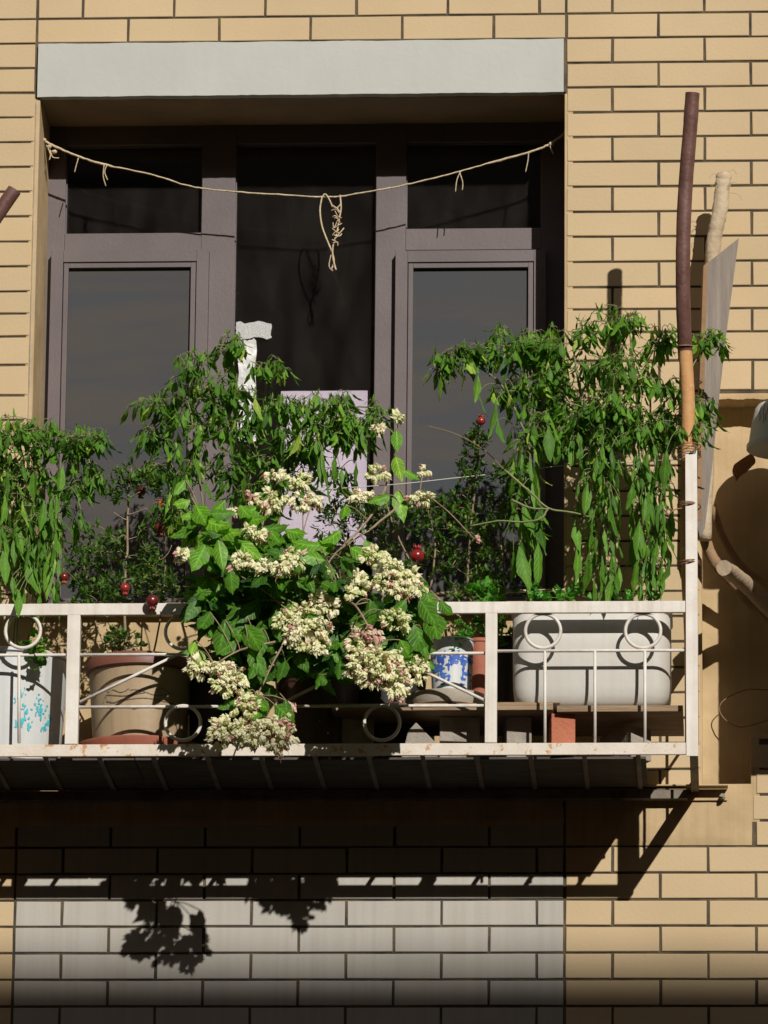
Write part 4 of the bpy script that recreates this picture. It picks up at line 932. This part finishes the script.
P.grow(blobs([(232, 595, 36, 34, -.45, .05, 40), (265, 612, 48, 34, -.45, .05, 40), (235, 645, 28, 28, -.47, .04, 22), (203, 600, 10, 24, -.46, .03, 10), (225, 535, 34, 26, -.62, .04, 16), (285, 545, 30, 16, -.60, .04, 12)]+[(a, b, c, d, vy(a, b, e), f, g) for a, b, c, d, e, f, g in [ (330, 640, 40, 30, -.40, .05, 22), (415, 620, 24, 36, -.42, .05, 18), (260, 560, 60, 40, -.34, .07, 14), (230, 600, 40, 40, -.42, .08, 24), (300, 600, 60, 40, -.38, .08, 34), (370, 590, 50, 40, -.4, .08, 26), (400, 640, 30, 30, -.46, .05, 18), (260, 650, 44, 36, -.45, .06, 42), (200, 520, 20, 26, -.38, .05, 10), (330, 660, 40, 24, -.42, .05, 16), (230, 610, 30, 30, -.44, .05, 26), (300, 570, 60, 24, -.40, .06, 26)]], dens=1.2, ymin=-.8))
for (p, d) in P.nodes:
    tone = R.gauss(.22 if p.z < at(250, 565, -.5).z else .5, .14)  # lower leaves toned darker, shade from the leaves above put into their colour
    for k in range(R.randint(1, 3)):
        a = R.uniform(0, 2*PI); dd = Vector((math.cos(a), math.sin(a)*.35-.1, R.uniform(-1.3, .1))).normalized()
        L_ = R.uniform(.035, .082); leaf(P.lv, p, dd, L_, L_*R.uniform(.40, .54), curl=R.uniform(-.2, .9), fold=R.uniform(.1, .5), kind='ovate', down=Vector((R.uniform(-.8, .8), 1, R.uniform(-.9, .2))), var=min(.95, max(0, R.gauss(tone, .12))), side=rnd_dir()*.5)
def cluster(P, px, py, rx_, ry_, Y, pink=.06, n=None):
    b = MB(); rx_ *= 1.02; ry_ *= 1.04; tone_ = R.uniform(-.22, .2); pink = max(pink, R.choice((.01, .02, .09))); n = n or int(rx_*ry_/3.6)+7
    c = at(px, py, Y)
    near = min(P.pts, key=lambda q: (c-q[0]).length)[0]
    P.st.tube(spline([near, near.lerp(c, .5)+Vector((0, 0, .01)), c], 5), .0018, 5)
    for _ in range(n):
        while True:
            d = Vector((R.uniform(-1, 1), R.uniform(-1, 1), R.uniform(-1, 1)))
            if .2 < d.length <= 1: break
        p = c+Vector((d.x*rx_*PX, d.y*min(rx_, ry_)*PX*.8, d.z*ry_*PX))
        ax = (d*.7+Vector((R.uniform(-.5, .5), R.uniform(-.8, .2), -R.uniform(0, 1.1)))).normalized()
        L_ = R.uniform(.012, .0205); r = L_*R.uniform(.36, .5)
        q = ax.orthogonal().normalized(); q = Matrix.Rotation(R.uniform(0, 6), 3, ax) @ q; w = ax.cross(q)
        v = R.gauss(.5+tone_, .2); v = min(.74, max(0, v))
        if R.random() < pink: v = R.uniform(.82, .93)
        vs = [p-ax*L_*.1]; va = [max(0, v-.3) if v < .8 else v]; m_r = ((.10, .6, 1), (.38, 1.05, 1), (.70, .85, 1), (1.0, .62, 1))
        tips = [R.uniform(.75, 1.25) for _ in range(5)]
        for qi, (f, rr, _) in enumerate(m_r):
            for k in range(10):
                an = PI*k/5; odd = k % 2
                if qi < 3: k_ = .72 if odd else 1.08; ff = f
                else: k_ = .35 if odd else tips[k//2]; ff = .78 if odd else f*tips[k//2]
                vs.append(p+ax*L_*ff+(q*math.cos(an)+w*math.sin(an))*r*rr*k_); va.append(min(.74, v+.04*qi) if v < .8 else v)
        fs = [(0, 1+(k+1) % 10, 1+k) for k in range(10)]
        for j in range(3): fs += [(1+j*10+k, 1+j*10+(k+1) % 10, 11+j*10+(k+1) % 10, 11+j*10+k) for k in range(10)]
        b.add(vs, fs, va)
        if R.random() < .03:
            b.sphere(p+ax*L_*1.2, .0035, 6, 5, var=1.0, jit=.2)
            b.tube([p+ax*L_*1.1, p+ax*L_*1.9+Vector((0, 0, -.003))], [.0006, .0004], 4, var=.9)
    b.build('flower_cluster', m_flower, P.t, fix=False)
CL = [(271, 500, 13, 9, -.41), (299, 481, 13, 7, -.40), (272, 475, 9, 4, -.40), (303, 502, 11, 7, -.41), (315, 499, 6, 6, -.41), (254, 534, 12, 8, -.43), (241, 562, 11, 7, -.45), (262, 566, 12, 7, -.46), (281, 568, 10, 6, -.46), (294, 560, 9, 12, -.45),
      (378, 473, 10, 5, -.40), (357, 497, 7, 4, -.40), (365, 494, 8, 4, -.40), (420, 497, 12, 5, -.40), (424, 471, 6, 3, -.39), (398, 419, 4, 4, -.37), (380, 430, 5, 3, -.37),
      (323, 573, 10, 8, -.48), (331, 584, 8, 7, -.48), (318, 598, 10, 9, -.50), (328, 606, 8, 8, -.51), (304, 614, 12, 9, -.51), (285, 622, 11, 9, -.51), (300, 632, 12, 9, -.53), (318, 628, 11, 11, -.53), (309, 646, 9, 8, -.53), (322, 642, 6, 9, -.53), (292, 640, 6, 6, -.52),
      (353, 572, 8, 8, -.48), (361, 584, 7, 9, -.49), (350, 592, 4, 6, -.49), (374, 556, 13, 7, -.47), (390, 566, 12, 8, -.48), (405, 577, 11, 8, -.49), (418, 587, 9, 6, -.49), (385, 582, 11, 7, -.50), (400, 591, 10, 5, -.50),
      (396, 621, 13, 10, -.51), (360, 641, 13, 11, -.52, .45), (374, 633, 9, 6, -.52, .5), (362, 660, 14, 12, -.53), (380, 662, 15, 14, -.54), (372, 676, 16, 9, -.54), (394, 676, 12, 14, -.54), (398, 690, 9, 10, -.54), (358, 670, 10, 8, -.53), (403, 661, 10, 9, -.53), (418, 672, 10, 8, -.53), (420, 665, 8, 8, -.53),
      (200, 668, 11, 9, -.55), (218, 666, 12, 8, -.55), (233, 678, 11, 12, -.55), (224, 686, 12, 9, -.55), (249, 710, 9, 12, -.55), (232, 728, 17, 13, -.55), (252, 732, 13, 16, -.56), (222, 734, 12, 9, -.55), (278, 735, 15, 16, -.56), (283, 723, 9, 7, -.55, .5), (245, 700, 7, 7, -.55, .2), (184, 556, 10, 5, -.42)]
CL = [(c_[0], c_[1], c_[2], c_[3], vy(c_[0], c_[1], c_[4]))+tuple(c_[5:]) for c_ in CL]
for c_ in CL: cluster(P, *c_)
for c_ in ((232, 510, 4, 4, -.41, .8, 6), (252, 497, 3, 5, -.41, .8, 6), (273, 656, 3, 3, -.5, .9, 4), (289, 704, 4, 3, -.55, .9, 5), (475, 540, 2, 2, -.3, .9, 2)): cluster(P, *c_)
P.done(m_vine, m_woodstem)

# --- little plants in the pots
def tuft(name, label, base, lst, lm, L0, L1, kind='oval', asp=(.5, .8), nl=(4, 7), cat='plant', sm=None):
    P = Plant(name, label, base); P.pts.append((Vector(base), .002))
    P.grow(blobs(lst), r=.0012)
    for (p, d) in P.nodes:
        for k in range(R.randint(*nl)):
            dd = (rnd_dir()+UP*.4+Vector((0, -.4, 0))).normalized(); L_ = R.uniform(L0, L1)
            leaf(P.lv, p, dd, L_, L_*R.uniform(*asp), curl=R.uniform(-.2, .7), fold=.25, kind=kind, var=min(1, max(0, R.gauss(.55, .2))), side=rnd_dir()*.5)
    P.done(lm, sm or m_greenstem)
tuft('ivy_sprig', 'ivy sprig spilling over the rim of the left white pot', at(30, 660, -.3), [(33, 648, 14, 12, -.40, .03, 14), (38, 660, 8, 8, -.42, .02, 6)], m_pepper, .018, .034, 'ovate', (.6, .9), (2, 3))
tuft('succulent', 'small bright green succulent in the blue and white pot', at(460, 648, -.30), [(461, 634, 12, 14, -.32, .02, 36), (458, 645, 10, 6, -.34, .02, 12)], m_herb, .008, .016, 'oval', (.4, .6), (4, 7))
tuft('leafy_seedling', 'bright green broad leaved seedling behind the rail near the middle post', at(484, 640, -.2), [(480, 592, 16, 6, -.26, .03, 7), (483, 600, 16, 5, -.26, .02, 5)], m_herb, .02, .036, 'ovate', (.7, 1.0), (3, 4))
tuft('leafy_seedling', 'low green seedlings at the foot of the trough pepper plants', (TRX, TRY, TRZ), [(545, 597, 22, 7, -.36, .02, 12), (570, 592, 14, 9, -.35, .03, 10), (535, 592, 8, 8, -.36, .02, 6), (625, 597, 40, 6, -.35, .03, 10)], m_herb, .014, .028, 'ovate', (.6, .9), (3, 5))
tuft('leafy_seedling', 'dark green weeds in the pot between post and trough', at(503, 642, -.12), [(505, 630, 12, 14, -.17, .03, 14), (478, 628, 10, 8, -.2, .02, 6)], m_pepper, .014, .03, 'ovate', (.6, .9), (3, 5))
tuft('leafy_seedling', 'small weeds growing over the rim of the beige clay pot', at(118, 664, -.3), [(115, 640, 14, 10, -.30, .03, 10), (138, 645, 6, 12, -.3, .02, 6)], m_pom, .010, .02, 'oval', (.4, .6), (4, 6))

# ------------------------------------------------------------------ pole, planks, branches on the right
t = thing('rusty_pole', 'bent rusty brown pole with orange lower half tied to the corner post', 'pole', at(686, 740, -.43))
b = MB()
pts = spline([at(*p) for p in ((692.5, 93, -.535), (690, 130, -.52), (686, 180, -.50), (683.5, 230, -.49), (683, 290, -.47), (685, 350, -.46+.04), (685.5, 358, -.42))], 8)
rr = [7.1*PX+R.uniform(-.0004, .0004) for _ in pts]
b.tube(pts, rr, 18, cap=False); b.tube([p for p in pts], [r*.78 for r in rr], 18, cap=False)
n0 = 18; # rim ring
o0, o1 = 0, len(pts)*n0
b.f += [(k, (k+1) % n0, o1+(k+1) % n0, o1+k) for k in range(n0)]
b.build('pipe', m_pipe, t, smooth='auto')
b = MB(); pts = spline([at(*p) for p in ((685.4, 352, -.421), (688, 400, -.418), (688, 450, -.418), (687, 520, -.415), (688, 575, -.41), (691, 640, -.405), (692, 745, -.40))], 8)
b.tube(pts, [6.7*PX]*len(pts), 18); b.build('handle', m_orange, t, smooth='auto')
b = MB(); b.ring(at(685, 346, -.425), .0205, .004, .0018, tilt=.02); b.build('tie', m_wire, t, smooth=True)
for i, (py, lab) in enumerate(((456, 'topmost rusty wire tie around pole and white corner post'), (508, 'middle rusty wire tie with a curled end on the corner post'), (566, 'lowest rusty wire tie around the white corner post'))):
    b = MB(); c = at(689, py, -.425)
    for q in range(3 if i else 4):
        tl = R.uniform(-.006, .006)
        pp_ = [c+Vector((math.cos(2*PI*k/20)*.030, math.sin(2*PI*k/20)*.045, tl*math.cos(2*PI*k/20)+q*.003*(1 if i else 2.5))) for k in range(21)]
        b.tube(pp_, .0013, 5)
    if i == 1: b.tube(spline([at(*p) for p in ((682, 508, -.46), (674, 510, -.47), (668, 515, -.47), (666, 511, -.47), (671, 509, -.465), (673, 514, -.46))], 5), .0016, 5)
    if i == 0: b.tube(spline([at(*p) for p in ((690, 452, -.47), (697, 449, -.475), (694, 445, -.47), (684, 449, -.47))], 5), .0014, 5)
    o = b.build('wire_tie', m_wire, smooth=True); tag(o, lab, 'wire tie', 'wire ties on the corner post')
# pole end peeping in at the left
t = thing('brown_pole', 'end of a brown pole slanting in at the left edge', 'pole', at(-40, 275, -.3))
b = MB(); pts = spline([at(*p) for p in ((14.5, 190, -.34), (-2, 214, -.34), (-30, 256, -.34), (-60, 300, -.33), (-90, 420, -.3), (-100, 640, -.28), (-100, 745, -.28))], 6)
b.tube(pts, 7.2*PX, 18, cap=False); b.tube(pts, 5.4*PX, 18, cap=False); L0_ = len(pts)*18
b.f += [(k, (k+1) % 18, L0_+(k+1) % 18, L0_+k) for k in range(18)]
b.build('pipe', m_pipe, t, smooth='auto')
# pale wrapped branch
t = thing('pale_branch', 'pale peeled branch with frayed tip leaning on the wall', 'branch', at(712, 300, -.1))
b = MB(); pts = spline([at(*p) for p in ((724, 173, -.13), (723.5, 178, -.13), (722, 192, -.13), (720, 210, -.13), (716, 230, -.125), (713, 250, -.12), (712, 290, -.115), (709, 380, -.11), (706, 470, -.11), (704, 540, -.1))], 6)
rr = [(7.6 if i > 3 else 5+i*.7)*PX*R.uniform(.93, 1.07) for i in range(len(pts))]
b.tube(pts, rr, 14, jit=.05); b.build('limb', m_stick, t, smooth=True)
b = MB()
for _ in range(26):
    p = at(723+R.uniform(-6, 6), 172+R.uniform(0, 26), -.14); q = p+Vector((R.uniform(-.028, .028), -.005, R.uniform(-.012, .02))); r_ = q+Vector((R.uniform(-.015, .015), 0, R.uniform(-.025, .006)))
    b.tube(spline([p, q, r_], 4), .0005, 3)
b.build('frayed_fibre', m_stick, t)
# weathered plank
b = MB()
tl, tr, brt, blf = at(706, 264, -.155), at(739, 238, -.15), at(705, 528, -.13), at(696, 522, -.13)
fr = [tl, tr, at(727, 330, -.147), at(719, 400, -.142), at(712, 470, -.137), brt, at(700, 538, -.13), blf, at(700, 400, -.14)]
off = Vector((-.0, .012, 0))
n = len(fr); vs = [p+Vector((0, 0, 0)) for p in fr]+[p+Vector((-.006, .016, 0)) for p in fr]
b.add(vs, [tuple(range(n)), tuple(range(2*n-1, n-1, -1))]+[(i, n+i, n+(i+1) % n, (i+1) % n) for i in range(n)])
t = thing('weathered_plank', 'long grey plank with slanted top leaning beside the pole', 'plank', at(702, 530, -.12))
b.build('board', m_board, t, bevel=.001)
b = MB(); e0 = [at(703.5, 266, -.158), at(707.5, 262, -.158), at(704, 400, -.145), at(701, 520, -.132), at(697, 520, -.132), at(699, 400, -.145)]
n = 6; vs = e0+[p+Vector((-.004, .02, 0)) for p in e0]
b.add(vs, [tuple(range(n)), tuple(range(2*n-1, n-1, -1))]+[(i, n+i, n+(i+1) % n, (i+1) % n) for i in range(n)]); b.build('edge_strip', m_boardedge, t)
# curved branches
def branch(label, pts, r0_, r1_, m=m_bark, name='curved_branch'):
    b = MB(); q = spline([at(*p) for p in pts], 7); b.tube(q, [(r0_+(r1_-r0_)*i/(len(q)-1))*PX*R.uniform(.94, 1.06) for i in range(len(q))], 12, jit=.04)
    o = b.build(name, m, smooth='auto'); tag(o, label, 'branch', 'branches piled at the right edge'); return o
branch('thick branch with pale sawn end sloping down to the right edge', ((724, 568, -.30), (733, 574, -.22), (750, 588, -.12), (772, 610, -.06), (800, 635, -.04)), 7.5, 9, m_barkpale)
branch('slender brown branch curving down from the plank foot', ((701, 524, -.08), (708, 548, -.06), (718, 566, -.05), (735, 585, -.03), (760, 612, .0), (790, 640, -.04)), 6, 6)
branch('thin dark branch arching behind the sawn end', ((712, 505, .0), (722, 535, .02), (738, 562, .03), (760, 580, .03), (785, 590, -.02)), 4, 3.5)
# white bucket turned upside down on the condenser
t = thing('white_bucket', 'upturned white bucket with dark drips cut off by the right edge', 'bucket', at(786, 450, -.25))
c = at(787, 450, -.16); b = MB()
hB = 45*PX; b.lathe(c, [(.104, 0), (.107, .002), (.107, .012), (.102, .015), (.093, hB*.6), (.084, hB-.01), (.076, hB), (.05, hB+.003), (.001, hB+.003), (.001, hB-.003), (.075, hB-.006), (.08, hB-.014), (.099, .01)], 48)
b.build('body', m_bucket, t, smooth='auto')
for k in range(9):
    b = MB(); a = -PI/2-R.uniform(-.2, 1.3); w_ = R.uniform(.0009, .0018); zl = R.uniform(.02, .08)
    def pr(z): return .1025+(.084-.1025)*min(1, max(0, (z-.013)/(hB-.025)))
    z1 = hB-.012; z0 = max(.018, z1-zl-.02)
    for s_ in range(6):
        za, zb2 = z0+(z1-z0)*s_/6, z0+(z1-z0)*(s_+1)/6; aa = a+.03*math.sin(s_+k); ab = a+.03*math.sin(s_+1+k)
        b.add([c+Vector((math.cos(x_)*(pr(z)+.003), math.sin(x_)*(pr(z)+.003), z)) for x_, z in ((aa-w_/.1, za), (aa+w_/.1, za), (ab+w_/.1, zb2), (ab-w_/.1, zb2))], [(0, 1, 2, 3)])
    b.build('drip', m_drip, t, fix=False)

b = MB(); b.prism([(at(x_, y_, -.05).x, at(x_, y_, -.05).z) for x_, y_ in ((752, 452), (741, 459), (734, 464), (732, 470), (736, 479), (741, 473), (746, 470), (756, 460))][::-1], -.05, -.02)
o = b.build('metal_scrap', mat('orange_rust', (.40, .17, .06), (.22, .09, .035), rough=.9, bump=.8), bevel=.004); tag(o, 'orange rusty scrap of metal under the white bucket', 'metal scrap')
# air conditioner outside unit just past the right edge
t = thing('air_conditioner', 'white outdoor air conditioning unit on the wall past the right edge', 'air conditioner', at(880, 640, -.2))
xa = xx(797, 560, -.44); z1 = at(787, 450, -.16).z-.003; z0 = zy(776, 636, -.46)
b = MB(); b.box(xa, xa+.8, -.44, -.06, z0, z1); b.build('casing', m_acw, t, bevel=.01)
fb = MB(); xf = xx(780, 420, -.44); fb.box(xf, xf+.32, -.436, -.27, z1+.001, z1+.15); fb.box(xf-.004, xf+.324, -.44, -.266, z1+.1505, z1+.175)  # added out of view only to cast a shadow into the niche
fbo = fb.build('unseen_shadow_box', m_acw, bevel=.006); tag(fbo, 'added unseen box past the right edge casting shadow into the niche', 'box')
b = MB()
for k in range(10): b.ring((xa+.3, -.443, (z0+z1)/2), .03+k*.022, .03+k*.022, .0015, 36, 4)
b.build('fan_grille', m_black, t)
b = MB()
for x in (xa+.12, xa+.68): b.box(x, x+.03, -.42, .0, z0-.033, z0-.001); b.box(x, x+.03, -.012, .0, z0-.3, z0-.034)
b.build('bracket', m_conc, t)

# strings and cables
b = MB(); b.tube(spline([at(*p) for p in ((300, 492, -.24), (345, 488, -.26), (400, 484, -.28), (455, 478, -.28), (520, 471, -.26), (575, 464, -.30), (610, 463, -.34), (650, 461, -.36), (688, 459, -.45))], 6), .0012, 6)
o = b.build('tie_string', m_string, smooth=True); tag(o, 'pale string stretched across the plants to the corner post', 'string')
b = MB(); b.tube(spline([at(*p) for p in ((427, 426, -.3), (450, 432, -.31), (470, 441, -.32), (490, 455, -.30), (512, 479, -.30), (520, 490, -.28))], 6), .0012, 6)
o = b.build('cane', m_bark, smooth=True); tag(o, 'thin bare cane slanting in front of the right pane', 'cane')
b = MB(); b.tube(spline([at(*p) for p in ((622, 783, -.02), (622, 810, -.018), (615, 835, -.016), (598, 858, -.01))], 6), .0014, 6)
o = b.build('loose_wire', m_wire, smooth=True); tag(o, 'loose wire dangling on the wall below the rack', 'wire')
b = MB(); b.tube(spline([at(*p) for p in ((768, 690, .05), (745, 690, .04), (722, 702, .03), (722, 716, .03), (740, 727, .02), (768, 720, .0))], 6), .0016, 6)
o = b.build('loose_wire', m_wire, smooth=True); tag(o, 'loop of thin wire hanging on the plaster at the right edge', 'wire')
b = MB(); b.tube([at(565, 590, -.16), at(420, 594, -.16)], .004, 6); o = b.build('cane', m_stick, smooth=True); tag(o, 'level cane lying behind the rail near the middle post', 'cane')

# ------------------------------------------------------------------ street and the house opposite
b = MB(); b.add([(-120, -120, 0), (120, -120, 0), (120, 120, 0), (-120, 120, 0)], [(0, 1, 2, 3)]); o = b.build('street', m_street); tag(o, kind='structure')
b = MB(); b.box(-60, 60, -2.6, 0, .004, .13); o = b.build('pavement', m_conc); tag(o, kind='structure')
YO = -17.0; zsh = zy(400, 962); ztop = zsh+B_*(-YO)
t = thing('opposite_building', 'plain rendered building across the street behind the viewer', 'building', (0, YO, 0))
b = MB(); b.box(-40, 40, YO-9, YO, 0, ztop); b.build('wall', m_opp, t)
for k in range(-6, 7):
    for q in range(4):
        b = MB(); b.box(k*4-.8, k*4+.8, YO+.0, YO+.03, 1.2+q*3.2, 2.9+q*3.2); b.build('window', m_dark, t)
